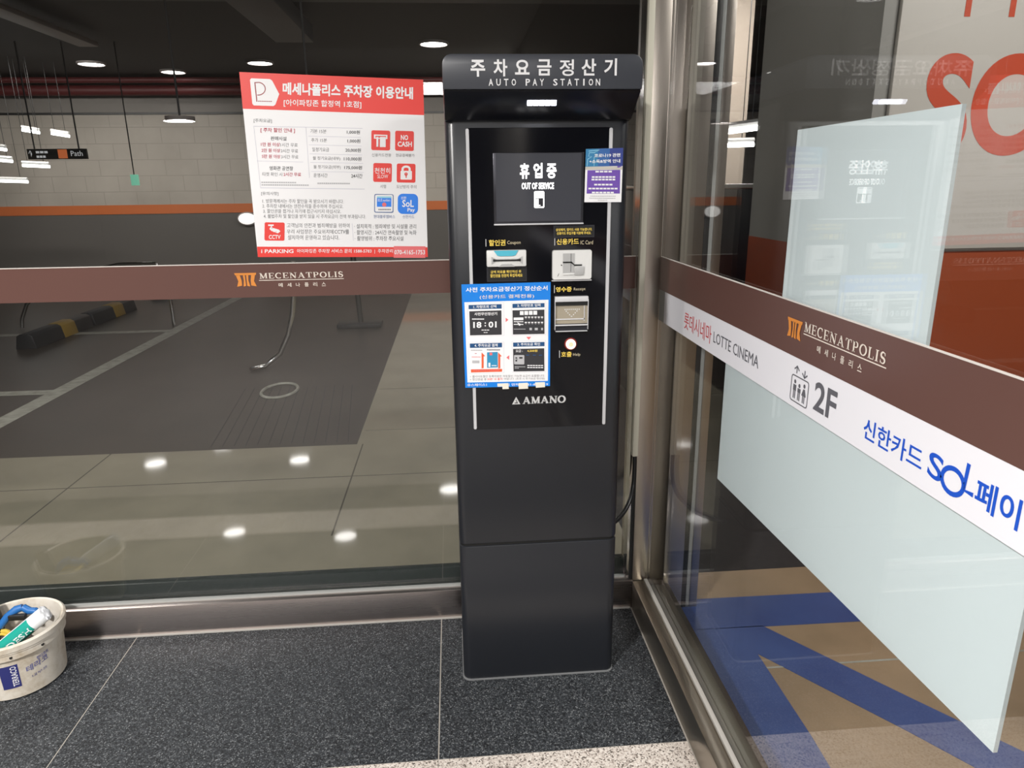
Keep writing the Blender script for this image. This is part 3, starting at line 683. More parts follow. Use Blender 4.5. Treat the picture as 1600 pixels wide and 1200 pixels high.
S.poly([(617, 470), (655, 490), (645, 508), (630, 500)], 'paper', 8)
S.text('요금 :', 600, 757, 672, 784, 'paper', 6, -2, .01); S.text('4,500원', 720, 754, 828, 782, 'yellow', 6, -2, .02)
S.rr(583, 812, 690, 910, 8, 'light_ink', 6); S.rect(597, 835, 615, 880, 'black_ink', 7); S.rect(637, 832, 672, 850, 'black_ink', 7); S.rect(600, 850, 608, 860, 'paper', 8)
for x0 in (710, 780, 845): S.rect(x0, 808, x0 + 32, 816, 'tab_blue', 6)
S.bars(722, 916, 893, 926, 'paper', 6, 6); S.bars(722, 938, 893, 948, 'paper', 6, 6); S.bars(590, 932, 702, 940, 'light_ink', 6, 8); S.bars(590, 948, 635, 955, 'light_ink', 6, 3)
S.bars(135, 758, 255, 768, 'light_ink', 6, 7); S.bars(300, 752, 440, 764, 'grey_ink', 6, 8); S.rect(175, 795, 195, 800, 'crimson', 6); S.bars(143, 832, 235, 838, 'pink', 6, 6); S.rect(148, 872, 222, 900, 'light_ink', 6)
S.rect(302, 785, 412, 948, 'card_blue', 6, -5); S.rect(328, 788, 356, 815, 'pink', 7); S.rect(316, 895, 336, 940, 'paper', 7); S.bars(350, 920, 402, 930, 'paper', 7, 3)
for x0 in (245, 418): S.poly([(x0, 955), (x0, 785), (x0 + 36, 825), (x0 + 20, 828), (x0 + 20, 952)], 'orange_red', 7)
for q in ([(497, 425), (497, 470), (525, 447)], [(712, 622), (762, 622), (737, 652)], [(532, 815), (532, 862), (503, 840)]): S.poly(q, 'pink', 3)
S.text('> 웹사이트할인 등록차량은 자동할인 가능한 요금이 표출됩니다.', 122, 1032, 905, 1058, 'grey_ink', 3, -16)
S.text('> 정산완료 후', 122, 1064, 295, 1090, 'grey_ink', 3, -4); S.text('20분 내 출차', 302, 1058, 465, 1084, 'red', 3, -3); S.text('바랍니다. (초과 시 추가요금 정산됨)', 478, 1056, 905, 1082, 'grey_ink', 3, -8)
S.bars(160, 974, 430, 984, 'pink', 6, 12, -6)
S.text('유스페이스1', 95, 1122, 298, 1152, 'paper', 2, -6, .01); S.text('고장시 연락처 031-8016-19', 410, 1118, 940, 1146, 'paper', 2, -12, .01)
S.done('lettering', N1)
for lab, q in (('small white tape tab on the foot of the blue sheet, nearest its left edge', [(408, 1118), (522, 1112), (528, 1175), (462, 1178), (460, 1150), (410, 1152)]), ('middle one of the white tape tabs along the foot of the blue sheet', [(628, 1112), (726, 1106), (730, 1170), (632, 1176)]), ('white tape tab on the foot of the blue sheet under its right panel', [(803, 1102), (906, 1098), (908, 1152), (812, 1160)])):
    b = MB(); A = [S.w(x, y, 4) for x, y in q]; B = [S.w(x, y, 1.2) for x, y in q]; n = len(q)
    b.add(A + B, [list(range(n)), list(range(n, 2 * n))[::-1]] + [[i, (i + 1) % n, n + (i + 1) % n, n + i] for i in range(n)], 'tape')
    tag(b.build('tape_tab'), lab, 'tape', 'tape tabs on the blue sheet')
S = Sheet((.347, BY, 1.585), (.444, BY, 1.587), (.345, BY, 1.453), (.443, BY, 1.452), ((115, 80), (810, 70), (98, 1088), (780, 1080)), (0, -1, 0))
N2 = sheet_body('hygiene_notice', S, .0012, 'paper', 'small blue and purple notice taped beside the kiosk screen', 'notice')
S.poly([(113, 80), (345, 77), (340, 408), (108, 412)], 'teal_blue', 1); S.poly([(345, 77), (560, 74), (553, 405), (340, 408)], 'mid_blue', 1); S.poly([(560, 74), (810, 70), (801, 402), (553, 405)], 'lilac_blue', 1)
S.line([(165, 120), (370, 105), (270, 150), (180, 150), (165, 215), (225, 222), (150, 270), (140, 400)], 12, 'pale_cyan', 2); S.line([(268, 235), (268, 400)], 10, 'pale_cyan', 2)
S.rect(110, 410, 800, 470, 'board_white', 1); S.poly([(700, 405), (790, 402), (735, 432), (700, 430)], 'purple', 2)
S.poly([(148, 478), (758, 474), (752, 918), (138, 922)], 'purple', 1)
S.done('printed_panels', N2)
S.text('코로나19 관련', 270, 172, 755, 240, 'paper', 3, -6, .02); S.text('+소독&방역 안내', 180, 280, 755, 348, 'paper', 3, -6, .02)
for y, x0, x1, n in ((490, 295, 615, 4), (592, 230, 675, 7), (640, 225, 675, 7), (735, 275, 625, 5), (810, 170, 720, 8), (885, 235, 650, 6)): S.bars(x0, y, x1, y + 30, 'paper', 3, n)
for y, x0, x1, n in ((960, 205, 680, 14), (1000, 185, 675, 14), (1040, 345, 525, 6)): S.bars(x0, y, x1, y + 12, 'light_ink', 3, n)
S.done('lettering', N2)

# ------------------------------------------------------------------ parking notice on the left glass
GY = 2.2555
S = Sheet((-.598, GY, 1.821), (-.072, GY, 1.800), (-.602, GY, 1.2935), (-.081, GY, 1.2835), ((68, 110), (1495, 137), (220, 1548), (1545, 1550)), (0, -1, 0))
N3 = sheet_body('parking_notice', S, .002, 'paper', 'large red and white parking fee notice stuck on the left glass', 'notice')
S.poly([(68, 110), (1495, 137), (1505, 405), (96, 380)], 'red', 1); S.done('header_band', N3); S.poly([(212, 1462), (1541, 1468), (1545, 1550), (220, 1548)], 'red', 1); S.done('footer_band', N3)
S.poly([(160, 154), (302, 157), (318, 166), (374, 266), (345, 345), (330, 356), (180, 354), (168, 342), (150, 165)], 'paper', 2)
S.line([(187, 182), (203, 326)], 8, 'maroon', 3); S.line([(187, 186)] + [(x, y) for x, y in arc(212, 230, 55, 47, -85, 95, 14)] + [(206, 276)], 7, 'maroon', 3); S.bars(212, 319, 320, 325, 'maroon', 3, 8)
S.done('header_emblem', N3)
S.rect(1275, 1458, 1525, 1556, 'pink', 2, 2)
S.done('number_sticker', N3)['label'] = 'faded pink phone number sticker'
for y0, y1, x0, x1 in ((508, 512, 178, 1020), (984, 989, 235, 1040), (578, 581, 600, 1008), (645, 648, 605, 1015), (715, 718, 610, 1020), (781, 784, 616, 1028), (852, 855, 622, 1032), (775, 778, 205, 560)): S.rect(x0, y0, x1, y1, 'rule', 2, 4)
S.line([(580, 512), (610, 905)], 3, 'rule', 2); S.line([(945, 1270), (957, 1412)], 3, 'rule', 2); S.line([(180, 510), (235, 985)], 3, 'rule', 2)
S.text('메세나폴리스 주차장 이용안내', 400, 178, 1416, 270, 'paper', 3, 17, .035)
S.text('[아이파킹존 합정역 1호점]', 408, 303, 1010, 360, 'paper', 3, 5, .015)
TX = [('[주차요금]', 180, 452, 318, 484, 'grey_ink', 0), ('[ 주차 할인 안내 ]', 232, 520, 495, 558, 'crimson', .012), ('판매시설', 310, 585, 430, 616, 'black_ink', .005),
      ('1만 원 이상', 235, 632, 380, 662, 'crimson', .012), ('1시간 무료', 385, 634, 517, 664, 'grey_ink', 0), ('2만 원 이상', 240, 678, 383, 708, 'crimson', .012), ('2시간 무료', 388, 680, 520, 710, 'grey_ink', 0), ('5만 원 이상', 243, 724, 385, 754, 'crimson', .012), ('3시간 무료', 391, 726, 523, 756, 'grey_ink', 0),
      ('영화관 공연장', 302, 815, 483, 848, 'black_ink', .005), ('티켓 확인 시', 248, 863, 400, 893, 'grey_ink', 0), ('2시간 무료', 410, 863, 545, 893, 'crimson', .012),
      ('기본 15분', 615, 525, 738, 556, 'grey_ink', 0), ('1,000원', 898, 529, 1000, 560, 'black_ink', .008), ('추가 15분', 622, 594, 742, 624, 'grey_ink', 0), ('1,000원', 903, 597, 1003, 628, 'black_ink', .008), ('일정기요금', 630, 666, 760, 697, 'grey_ink', 0), ('20,000원', 888, 668, 1008, 700, 'black_ink', .008),
      ('월 정기요금(내부)', 635, 735, 848, 767, 'grey_ink', 0), ('110,000원', 876, 736, 1013, 768, 'black_ink', .008), ('월 정기요금(외부)', 640, 803, 852, 835, 'grey_ink', 0), ('175,000원', 880, 805, 1018, 836, 'black_ink', .008), ('운영시간', 642, 867, 750, 899, 'grey_ink', 0), ('24시간', 935, 868, 1022, 903, 'black_ink', .008),
      ('신용카드전용', 1095, 706, 1247, 732, 'grey_ink', 0), ('현금결제불가', 1283, 706, 1432, 731, 'grey_ink', 0), ('서행', 1163, 954, 1208, 982, 'grey_ink', 0), ('도난방지 주의', 1290, 955, 1448, 983, 'grey_ink', 0), ('현대블루멤버스', 1113, 1198, 1282, 1227, 'ink_blue', 0), ('신한카드', 1342, 1200, 1435, 1227, 'ink_blue', 0),
      ('[유의사항]', 240, 1016, 372, 1048, 'grey_ink', 0), ('1. 방문객께서는 주차 할인을 꼭 받으시기 바랍니다.', 250, 1074, 878, 1107, 'grey_ink', 0), ('2. 주차장 내에서는 안전수칙을 준수하여 주십시오.', 250, 1114, 875, 1147, 'grey_ink', 0), ('3. 할인권을 접거나 자기에 접근시키지 마십시오.', 256, 1155, 858, 1188, 'grey_ink', 0), ('4. 불법주차 및 할인을 받지 않을 시 주차요금이 전액 부과됩니다.', 260, 1196, 1052, 1229, 'grey_ink', 0),
      ('고객님의 안전과 범죄예방을 위하여', 440, 1268, 925, 1305, 'grey_ink', 0), ('우리 사업장은 주요위치에', 440, 1319, 800, 1356, 'grey_ink', 0), ('CCTV를', 808, 1319, 922, 1356, 'grey_ink', .01), ('설치하여 운영하고 있습니다.', 447, 1366, 845, 1405, 'grey_ink', 0),
      ('· 설치목적 : 범죄예방 및 시설물 관리', 962, 1274, 1450, 1312, 'grey_ink', .006), ('· 촬영시간 : 24시간 연속촬영 및 녹화', 965, 1324, 1452, 1363, 'grey_ink', .006), ('· 촬영범위 : 주차장 주요시설', 968, 1374, 1350, 1413, 'grey_ink', .006),
      ('i PARKING', 245, 1483, 493, 1515, 'paper', .02), ('아이파킹존 주차장 서비스 문의 1588-5783  |  주차관리', 520, 1481, 1268, 1520, 'paper', .008), ('070-4165-1753', 1280, 1490, 1522, 1528, 'paper', .012)]
for tx, x0, y0, x1, y1, m_, bo in TX: S.text(tx, x0, y0, x1, y1, m_, 3, 1, bo)
for y, x0, x1, n in ((938, 240, 510, 16), (958, 242, 608, 22), (942, 672, 928, 16)): S.bars(x0, y, x1, y + 10, 'light_ink', 3, n)
S.done('lettering', N3)
def icon(x0, y0, x1, y1, r_, mat, draw):
    S.rr(x0, y0, x1, y1, r_, mat, 2, 2); draw(); S.done('icon', N3)
def d_atm():
    S.rect(1110, 560, 1216, 592, 'paper', 3, 2); S.rect(1122, 570, 1205, 584, 'red', 4, 1); S.rect(1130, 578, 1146, 655, 'paper', 5); S.rect(1157, 578, 1203, 657, 'paper', 5)
def d_cash(): S.text('NO', 1322, 560, 1380, 601, 'paper', 3, 0, .03); S.text('CASH', 1297, 611, 1410, 652, 'paper', 3, 0, .03)
def d_slow(): S.text('천천히', 1118, 820, 1240, 866, 'paper', 3, 0, .012); S.text('SLOW', 1140, 873, 1224, 903, 'paper', 3, 0, 0)
def d_lock():
    S.rr(1322, 842, 1412, 912, 6, 'paper', 3); S.line([(1338, 845)] + arc(1366, 828, 28, 20, 180, 360, 12) + [(1394, 845)], 17, 'paper', 3); S.line(arc(1366, 868, 9, 9, 0, 360, 14), 9, 'red', 4); S.rect(1362, 868, 1371, 898, 'red', 4)
def d_card():
    S.rr(1124, 1036, 1262, 1174, 10, 'paper', 3); S.rect(1138, 1048, 1252, 1062, 'pale_cyan', 4); S.rect(1138, 1062, 1252, 1133, 'sol_blue', 4); S.text('BLUE members', 1146, 1068, 1242, 1090, 'paper', 5)
    S.poly(arc(1196, 1115, 17, 17, 0, 360, 16)[:-1], 'pink', 5); S.bars(1150, 1150, 1250, 1160, 'grey_ink', 4, 8)
def d_sol(): S.text('신한', 1328, 1048, 1370, 1071, 'paper', 3, 0, .01); S.text('SoL', 1338, 1076, 1430, 1134, 'paper', 3, 0, .02); S.text('Pay', 1380, 1142, 1440, 1180, 'paper', 3, 0, .02)
def d_cctv():
    S.text('CCTV', 302, 1365, 392, 1399, 'paper', 3, 0, .02); S.rect(296, 1280, 338, 1292, 'paper', 3); S.line([(318, 1290), (326, 1312)], 9, 'paper', 3)
    S.poly([(312, 1302), (378, 1322), (390, 1336), (372, 1352), (330, 1340), (306, 1318)], 'paper', 3); S.line(arc(345, 1334, 16, 10, 20, 200, 8), 3, 'red', 4)
icon(1090, 527, 1238, 681, 14, 'red', d_atm); icon(1277, 528, 1425, 683, 14, 'red', d_cash); icon(1107, 782, 1253, 932, 14, 'red', d_slow); icon(1292, 784, 1440, 935, 14, 'red', d_lock)
icon(1117, 1029, 1269, 1181, 14, 'ink_blue', d_card); icon(1302, 1025, 1463, 1190, 40, 'sol_blue', d_sol); icon(268, 1262, 422, 1411, 12, 'red', d_cctv)

# ------------------------------------------------------------------ brown film bands and the direction strip
def crown_logo(S, x0, y0, x1, y1, k=2):
    """three-legged gate mark, unit square"""
    W, H = x1 - x0, y1 - y0
    def q(pts): S.poly([(x0 + u * W, y0 + v * H) for u, v in pts], 'gold', k)
    q([(0, 0), (1, 0), (.97, .16), (.03, .16)]); q([(.06, .14), (.24, .14), (.30, .55), (.30, .93), (.07, 1.0), (.15, .60)])
    q([(.38, .14), (.47, .14), (.48, .95), (.36, 1.0), (.40, .55)]); q([(.53, .14), (.63, .14), (.61, .55), (.66, 1.0), (.53, .95)]); q([(.76, .14), (.94, .14), (.86, .60), (.96, 1.0), (.71, .93), (.71, .55)])
b = MB(); b.box(-7, .586, 2.2555, 2.2578, 1.169, 1.272, 'brown'); b.box(-7, .586, 2.2545, 2.2578, 1.272, 1.2745, 'film_edge')
LB = tag(b.build('film_band'), 'brown film band across the left glass below the parking notice', 'glass band')
S = Sheet((-1, 2.2550, 1.5), (1, 2.2550, 1.5), (-1, 2.2550, 1), (1, 2.2550, 1), ((-1, -1.5), (1, -1.5), (-1, -1), (1, -1)), (0, -1, 0))
crown_logo(S, -.679, -1.2455, -.612, -1.2035); S.done('emblem', LB)['label'] = 'orange gate emblem'
S.raw(serif_word('MECENATPOLIS'), -.604, -1.244, -.347, -1.2265, 'ivory'); S.rect(-.606, -1.2225, -.346, -1.2205, 'ivory', 2)
for i, ch in enumerate('메세나폴리스'): S.text(ch, -.548 + i * .0265, -1.2120, -.548 + i * .0265 + .0125, -1.1995, 'ivory', 2, 0, .01)
S.done('lettering', LB)
b = MB(); b.box(.6595, .6618, -2.5, 2.224, 1.169, 1.272, 'brown'); b.box(.6590, .6618, -2.5, 2.224, 1.272, 1.2745, 'film_edge')
RB = tag(b.build('film_band'), 'brown film band on the right glass above the white direction strip', 'glass band')
S = Sheet((.6590, 3, 1.5), (.6590, 0, 1.5), (.6590, 3, 1), (.6590, 0, 1), ((-3, -1.5), (0, -1.5), (-3, -1), (0, -1)), (-1, 0, 0))
sy = 1 - .009 / .668          # the film is a little nearer than the glass plane it was measured on
def RV(y): return -y * sy
crown_logo(S, RV(1.352), -1.241, RV(1.289), -1.203); S.done('emblem', RB)['label'] = 'orange gate emblem'
S.raw(serif_word('MECENATPOLIS'), RV(1.281), -1.2435, RV(1.017), -1.225, 'ivory'); S.rect(RV(1.282), -1.2215, RV(1.013), -1.2195, 'ivory', 2)
for i, ch in enumerate('메세나폴리스'): S.text(ch, RV(1.226 - i * .0272), -1.210, RV(1.226 - i * .0272 - .0125), -1.197, 'ivory', 2, 0, .01)
S.done('lettering', RB)
b = MB(); b.box(.6598, .6618, -2.5, 2.165, 1.070, 1.1685, 'white_film'); b.box(.6604, .6618, 2.165, 2.224, 1.070, 1.1685, 'gasket')
DS = tag(b.build('direction_strip'), 'white lettered direction strip under the brown band on the right glass', 'sign strip')
S.P = [p + Vector((.0006, 0, 0)) for p in S.P]
S.text('롯데시네마', RV(1.990), -1.141, RV(1.767), -1.093, 'dir_red'); S.done('lettering', DS)['label'] = 'red lettering'
S.text('LOTTE CINEMA', RV(1.750), -1.131, RV(1.470), -1.103, 'dir_grey', 2, 0, 0); S.done('lettering', DS)
S.text('2F', RV(1.219), -1.145, RV(1.141), -1.090, 'dir_grey', 2, 0, .02, 6); S.done('floor_number', DS)
S.text('신한카드', RV(1.052), -1.129, RV(.901), -1.094, 'dir_blue', 2, 0, .012); S.done('lettering', DS)['label'] = 'blue lettering'
SO = lambda pts, wd: S.line(pts, wd, 'dir_blue', 2)
S.text('S', RV(.888), -1.1345, RV(.857), -1.0975, 'dir_blue', 2, .003, .012, 6)
SO([(RV(.836) + .021 * math.cos(math.radians(a)), -1.1085 + .0175 * math.sin(math.radians(a))) for a in range(0, 361, 15)], .007)
SO([(RV(.812), -1.1435), (RV(.814), -1.106), (RV(.796), -1.106)], .0065)
S.done('blue_emblem', DS)
S.text('페이', RV(.793), -1.134, RV(.718), -1.094, 'dir_blue', 2, 0, .018, 6)
S.done('lettering', DS)
G = 'dir_grey'
S.line([(RV(1.294), -1.139), (RV(1.294), -1.1525)], .003, G); S.line([(RV(1.304), -1.146), (RV(1.294), -1.1535), (RV(1.284), -1.146)], .003, G)
S.line([(RV(1.262), -1.152), (RV(1.262), -1.139)], .003, G); S.line([(RV(1.272), -1.145), (RV(1.262), -1.1375), (RV(1.252), -1.145)], .003, G)
rp = rrect(RV(1.312), RV(1.243), -1.1335, -1.0825, .006, 4); S.line(rp + rp[:2], .0024, G)
for cx, sc in ((1.297, 1.0), (1.2785, .85), (1.259, 1.0)):
    S.poly([(RV(cx) + .0042 * math.cos(a * .5236), -1.092 - .030 * sc + .0042 * math.sin(a * .5236)) for a in range(12)], G)
    if cx < 1.27: S.poly([(RV(cx) - .003, -1.092 - .024 * sc), (RV(cx) + .003, -1.092 - .024 * sc), (RV(cx) + .009, -1.102), (RV(cx) - .009, -1.102)], G)
    else: S.rect(RV(cx) - .006, -1.092 - .024 * sc, RV(cx) + .006, -1.104, G)
    S.rect(RV(cx) - .0045, -1.104, RV(cx) - .001, -1.088, G); S.rect(RV(cx) + .001, -1.104, RV(cx) + .0045, -1.088, G)
S.done('lift_pictogram', DS)
# frosted panels fixed to the outer side of the right glass
def slab(name, pts, x0, x1, label):
    b = MB(); b.prism(pts, 0, x0, x1, 'frost'); return tag(b.build(name), label, 'panel')
slab('frosted_panel', [(1.396, 1.20), (.938, 1.20), (.938, 1.595), (1.396, 1.595)], .673, .679, 'pale frosted panel on the right glass standing above the brown band')
slab('frosted_panel', [(1.668, 1.155), (.692, 1.155), (.692, .786), (1.668, .748)], .673, .679, 'large pale frosted panel on the right glass below the white direction strip')

# ------------------------------------------------------------------ cable run beside the kiosk
b = MB(); b.box(.586, .6045, 2.205, 2.226, .600, 2.70, 'conduit', .002); b.box(.592, .5985, 2.212, 2.22, .585, .60, 'chrome'); tag(b.build('cable_conduit'), 'cream cable conduit running up beside the steel corner post', 'conduit')
b = MB(); pts = []
ctrl = [(.595, 2.212, .600), (.595, 2.208, .54), (.590, 2.198, .49), (.575, 2.175, .455), (.548, 2.14, .430), (.512, 2.10, .418), (.4655, 2.06, .412)]
for i in range(len(ctrl) - 1):
    p0 = Vector(ctrl[max(i - 1, 0)]); p1 = Vector(ctrl[i]); p2 = Vector(ctrl[i + 1]); p3 = Vector(ctrl[min(i + 2, len(ctrl) - 1)])
    for j in range(5):
        u = j / 5; pts.append(.5 * ((2 * p1) + (p2 - p0) * u + (2 * p0 - 5 * p1 + 4 * p2 - p3) * u * u + (3 * p1 - p0 - 3 * p2 + p3) * u ** 3))
pts.append(Vector(ctrl[-1]))
b.tube(pts, .0075, 'cable'); tag(b.build('power_cable'), 'black cable looping from the conduit into the kiosk side', 'cable')

# ------------------------------------------------------------------ bucket of tools at the lower left
BX, BYY = -1.425, 2.045
B = root('bucket', (BX, BYY, 0), 'dirty white plastic bucket of tools by the steel plinth', 'bucket')
m = MB(); m.lathe([(0, .002), (.118, .002), (.124, .006), (.1335, .146), (.1425, .1475), (.1430, .166), (.1450, .1675), (.1455, .1735), (.1475, .175), (.1485, .191), (.143, .196), (.137, .194), (.1345, .186), (.131, .16), (.119, .012), (0, .012)], BX, BYY, 'bucket', 64); m.build('pail', B)
def wrap(th, z, k=0):  # a point on the pail's outside
    rr_ = .124 + (.1335 - .124) * (z - .006) / .144 + .0006 + k * .0003
    return Vector((BX + rr_ * math.cos(th), BYY + rr_ * math.sin(th), z))
def wrap_patch(m, t0, t1, z0, z1, mat, k=0, n=8):
    vs = []; fs_ = []
    for i in range(n + 1):
        th = t0 + (t1 - t0) * i / n; vs += [wrap(th, z0, k), wrap(th, z1, k)]
        if i: fs_.append([2 * i - 2, 2 * i, 2 * i + 1, 2 * i - 1])
    m.add(vs, fs_, mat)
def wrap_text(m, body, t0, t1, z0, z1, mat, rot=False, bold=0.0, k=1, tilt=0):
    vs, fs_ = glyphs(body, bold); out = []
    for u, v in vs:
        if rot: u, v = v, 1 - u
        out.append(wrap(t0 + (t1 - t0) * u, z1 + (z0 - z1) * v + tilt * u, k))
    m.add(out, fs_, mat)
D = math.radians
m = MB(); wrap_patch(m, D(-79), D(-58), .044, .125, 'navy_print'); wrap_text(m, 'TERRACO', D(-67), D(-60), .05, .12, 'paper', True, .01)
m.build('label_print', B)['label'] = 'navy label print'
m = MB()
wrap_text(m, '테라코', D(-50), D(-22), .082, .104, 'faded_blue', False, .02, 1, .012); wrap_text(m, '핸디코트', D(-36), D(-20), .110, .122, 'faded_blue', False, .03, 1, .006); wrap_text(m, '내부용', D(-45), D(-25), .058, .068, 'faded_blue', False, 0, 1, .008)
m.build('faded_print', B)
for a in (-62, -28):
    m = MB(); p = Vector((BX + .1430 * math.cos(D(a)), BYY + .1430 * math.sin(D(a)), .157)); m.box(p.x - .003, p.x + .003, p.y - .004, p.y + .004, p.z - .003, p.z + .003, 'tool_black', .001); m.build('rivet', B)
# cartridge leaning out of the bucket
c0 = Vector((-1.448, 1.975, .128)); c1 = Vector((-1.306, 2.028, .232)); ax = (c1 - c0).normalized()
vw = (Vector((0, 0, 1.5)) - c1); e2 = (vw - ax * vw.dot(ax)).normalized(); e1 = ax.cross(e2) * -1
L_ = (c1 - c0).length
XF = Matrix((( e1.x, e2.x, ax.x, c0.x), (e1.y, e2.y, ax.y, c0.y), (e1.z, e2.z, ax.z, c0.z), (0, 0, 0, 1)))
T = root('sealant_cartridge', tuple(c0), 'white and green sealant cartridge leaning out of the bucket', 'cartridge')
m = MB(); m.lathe([(0, 0), (.0235, 0), (.0235, L_ - .004), (.0215, L_), (.0212, L_ - .006), (0, L_ - .008)], 0, 0, 'tube_white', 40, XF); m.build('barrel', T)
def cyl_patch(m, a0, a1, l0, l1, mat, k=0, n=14):
    vs = []; fs_ = []
    for i in range(n + 1):
        a = a0 + (a1 - a0) * i / n; rr_ = .0238 + k * .0003
        for l in (l0, l1): vs.append(XF @ Vector((rr_ * math.cos(a), rr_ * math.sin(a), l)))
        if i: fs_.append([2 * i - 2, 2 * i - 1, 2 * i + 1, 2 * i])
    m.add(vs, fs_, mat)
m = MB(); cyl_patch(m, D(28), D(140), .01, L_ - .042, 'teal_print'); cyl_patch(m, D(140), D(168), .01, L_ - .05, 'teal_dark')
m.build('wrapper', T)['label'] = 'green printed wrapper'
vs, fs_ = glyphs('DDESH', .02); m = MB()
m.add([XF @ Vector((.0243 * math.cos(D(92 + 42 * v)), .0243 * math.sin(D(92 + 42 * v)), .03 + (L_ - .05 - .03) * u)) for u, v in vs], fs_, 'paper'); m.build('lettering', T)
m = MB()
bm = bmesh.new(); bmesh.ops.create_icosphere(bm, subdivisions=3, radius=.024)
for v in bm.verts:
    v.co *= 1 + random.uniform(-.2, .2); v.co.z *= .42; v.co.z += L_ + .002
m.from_bm(bm, 'film_clear', False, XF); m.build('crumpled_cap', T)['label'] = 'crumpled clear film cap'
# blue clamp
Cc = Vector((-1.435, 2.110, .190))
T = root('hand_clamp', tuple(Cc), 'blue and black hand clamp lying on top in the bucket', 'tool')
m = MB(); m.tube([Cc + Vector(p) for p in ((-.055, -.02, -.035), (-.03, -.012, -.005), (-.006, .0, .012), (.012, .004, .016))], [.011, .012, .013, .011], 'tool_blue', 10); m.build('jaw', T)
m = MB(); m.tube([Cc + Vector(p) for p in ((.012, .004, .016), (.032, .0, .004), (.052, -.004, .006), (.066, -.004, -.008))], [.011, .012, .011, .009], 'tool_blue', 10); m.build('jaw', T)
m = MB(); m.box(Cc.x - .022, Cc.x + .03, Cc.y - .026, Cc.y - .010, Cc.z - .014, Cc.z + .004, 'tool_black', .003); m.build('screw_block', T)
# yellow cord ring, black tool, rag
m = MB(); m.tube([(-1.488 + .048 * math.cos(a), 2.040 + .052 * math.sin(a), .128 + .010 * math.sin(a)) for a in [i * math.pi / 18 for i in range(36)]], .0065, 'cord_yellow', 8, True)
m.tube([(-1.488 + .040 * math.cos(a), 2.040 + .046 * math.sin(a), .120 + .010 * math.sin(a)) for a in [i * math.pi / 18 for i in range(36)]], .005, 'cord_yellow', 8, True)
tag(m.build('cord_loop'), 'yellow cord loop in the bucket below the cartridge', 'cord')
T = root('tool_handle', (-1.500, 2.100, .16), 'black tool handle against the far left of the bucket rim', 'tool')
m = MB(); m.tube([(-1.505, 2.095, .12), (-1.510, 2.102, .17), (-1.520, 2.108, .225), (-1.528, 2.112, .245)], [.02, .024, .022, .014], 'tool_black', 14); m.build('grip', T)
m = MB(); m.tube([(-1.505, 2.090, .105), (-1.505, 2.095, .12)], .007, 'dark_steel', 10); m.build('shank', T)
bm = bmesh.new(); bmesh.ops.create_icosphere(bm, subdivisions=4, radius=1)
for v in bm.verts:
    n_ = v.co.normalized(); d_ = 1 + .12 * math.sin(9 * n_.x + 3 * n_.y) * math.cos(8 * n_.y) + random.uniform(-.03, .03)
    v.co = Vector((BX + n_.x * .096 * d_, BYY + n_.y * .096 * d_, .068 + n_.z * .045 * d_))
m = MB(); m.from_bm(bm, 'rag_brown', True); tag(m.build('work_rag'), 'dark brown crumpled rag filling the bucket bottom', 'rag')

# ------------------------------------------------------------------ car park: lamps, signs, stops, rails
def make_lamp(name, rad):
    o = root(name, (0, 0, 0), '', 'ceiling light')
    m = MB(); m.lathe([(rad * 1.12, .0), (rad * 1.12, -.03), (rad, -.035), (rad, -.015), (0, -.012)], 0, 0, 'tray_metal', 32); m.build('lamp_ring', o)
    m = MB(); m.lathe([(rad * .97, -.020), (0, -.024)], 0, 0, 'lamp', 32); m.build('diffuser', o)
    return o
def place(o, loc, label, group, first):
    if first: r_ = o
    else:
        r_ = o.copy(); COL.objects.link(r_)
        for ch in o.children:
            c_ = ch.copy(); COL.objects.link(c_); c_.parent = r_
    r_.location = loc; r_['label'] = label; r_['group'] = group
    return r_
L0 = make_lamp('downlight', .19)
spots = [((-5.66, 12.72, 3.45), 'round car park downlight farthest left under the black ceiling'), ((-4.70, 13.55, 3.45), 'round car park downlight midway between the farthest left one and the notice'),
         ((-3.00, 12.60, 3.45), 'round car park downlight just above the top left corner of the notice'), ((-.18, 10.96, 3.45), 'round car park downlight just left of the kiosk hood'), ((3.35, 10.6, 3.45), 'round car park downlight between the kiosk hood and the corner post')]
for i, (lc, lb) in enumerate(spots): place(L0, lc, lb, 'downlights in the car park ceiling', i == 0)
L1 = make_lamp('pendant_downlight', .115)
for o_ in L1.children: pass
m = MB(); m.tube([(0, 0, 0), (0, 0, 1.30)], .010, 'duct', 8); m.build('drop_rod', L1)
place(L1, (-2.48, 7.17, 2.14), 'bright round pendant lamp hanging low left of the notice', 'pendant lamps on drop rods', True)
place(L1, (-1.23, 6.80, 2.06), 'round pendant lamp hanging hidden behind the parking notice', 'pendant lamps on drop rods', False)
W_ = root('reflected_glow', (-3.98, 14.47, .916), 'round glowing disc added for a reflected glow beside the left edge of the notice', 'reflected glow')  # glowing disc on the far wall put in for a reflected glow
m = MB(); m.prism([(-3.98 + .19 * math.cos(i * math.pi / 12), .916 + .13 * math.sin(i * math.pi / 12)) for i in range(24)], 1, 14.44, 14.49, 'tray_metal', .01, 2); m.build('lamp_ring', W_)
m = MB(); m.prism([(-3.98 + .165 * math.cos(i * math.pi / 12), .916 + .108 * math.sin(i * math.pi / 12)) for i in range(24)], 1, 14.425, 14.445, 'reflected_disc', .006, 2); m.build('diffuser', W_)
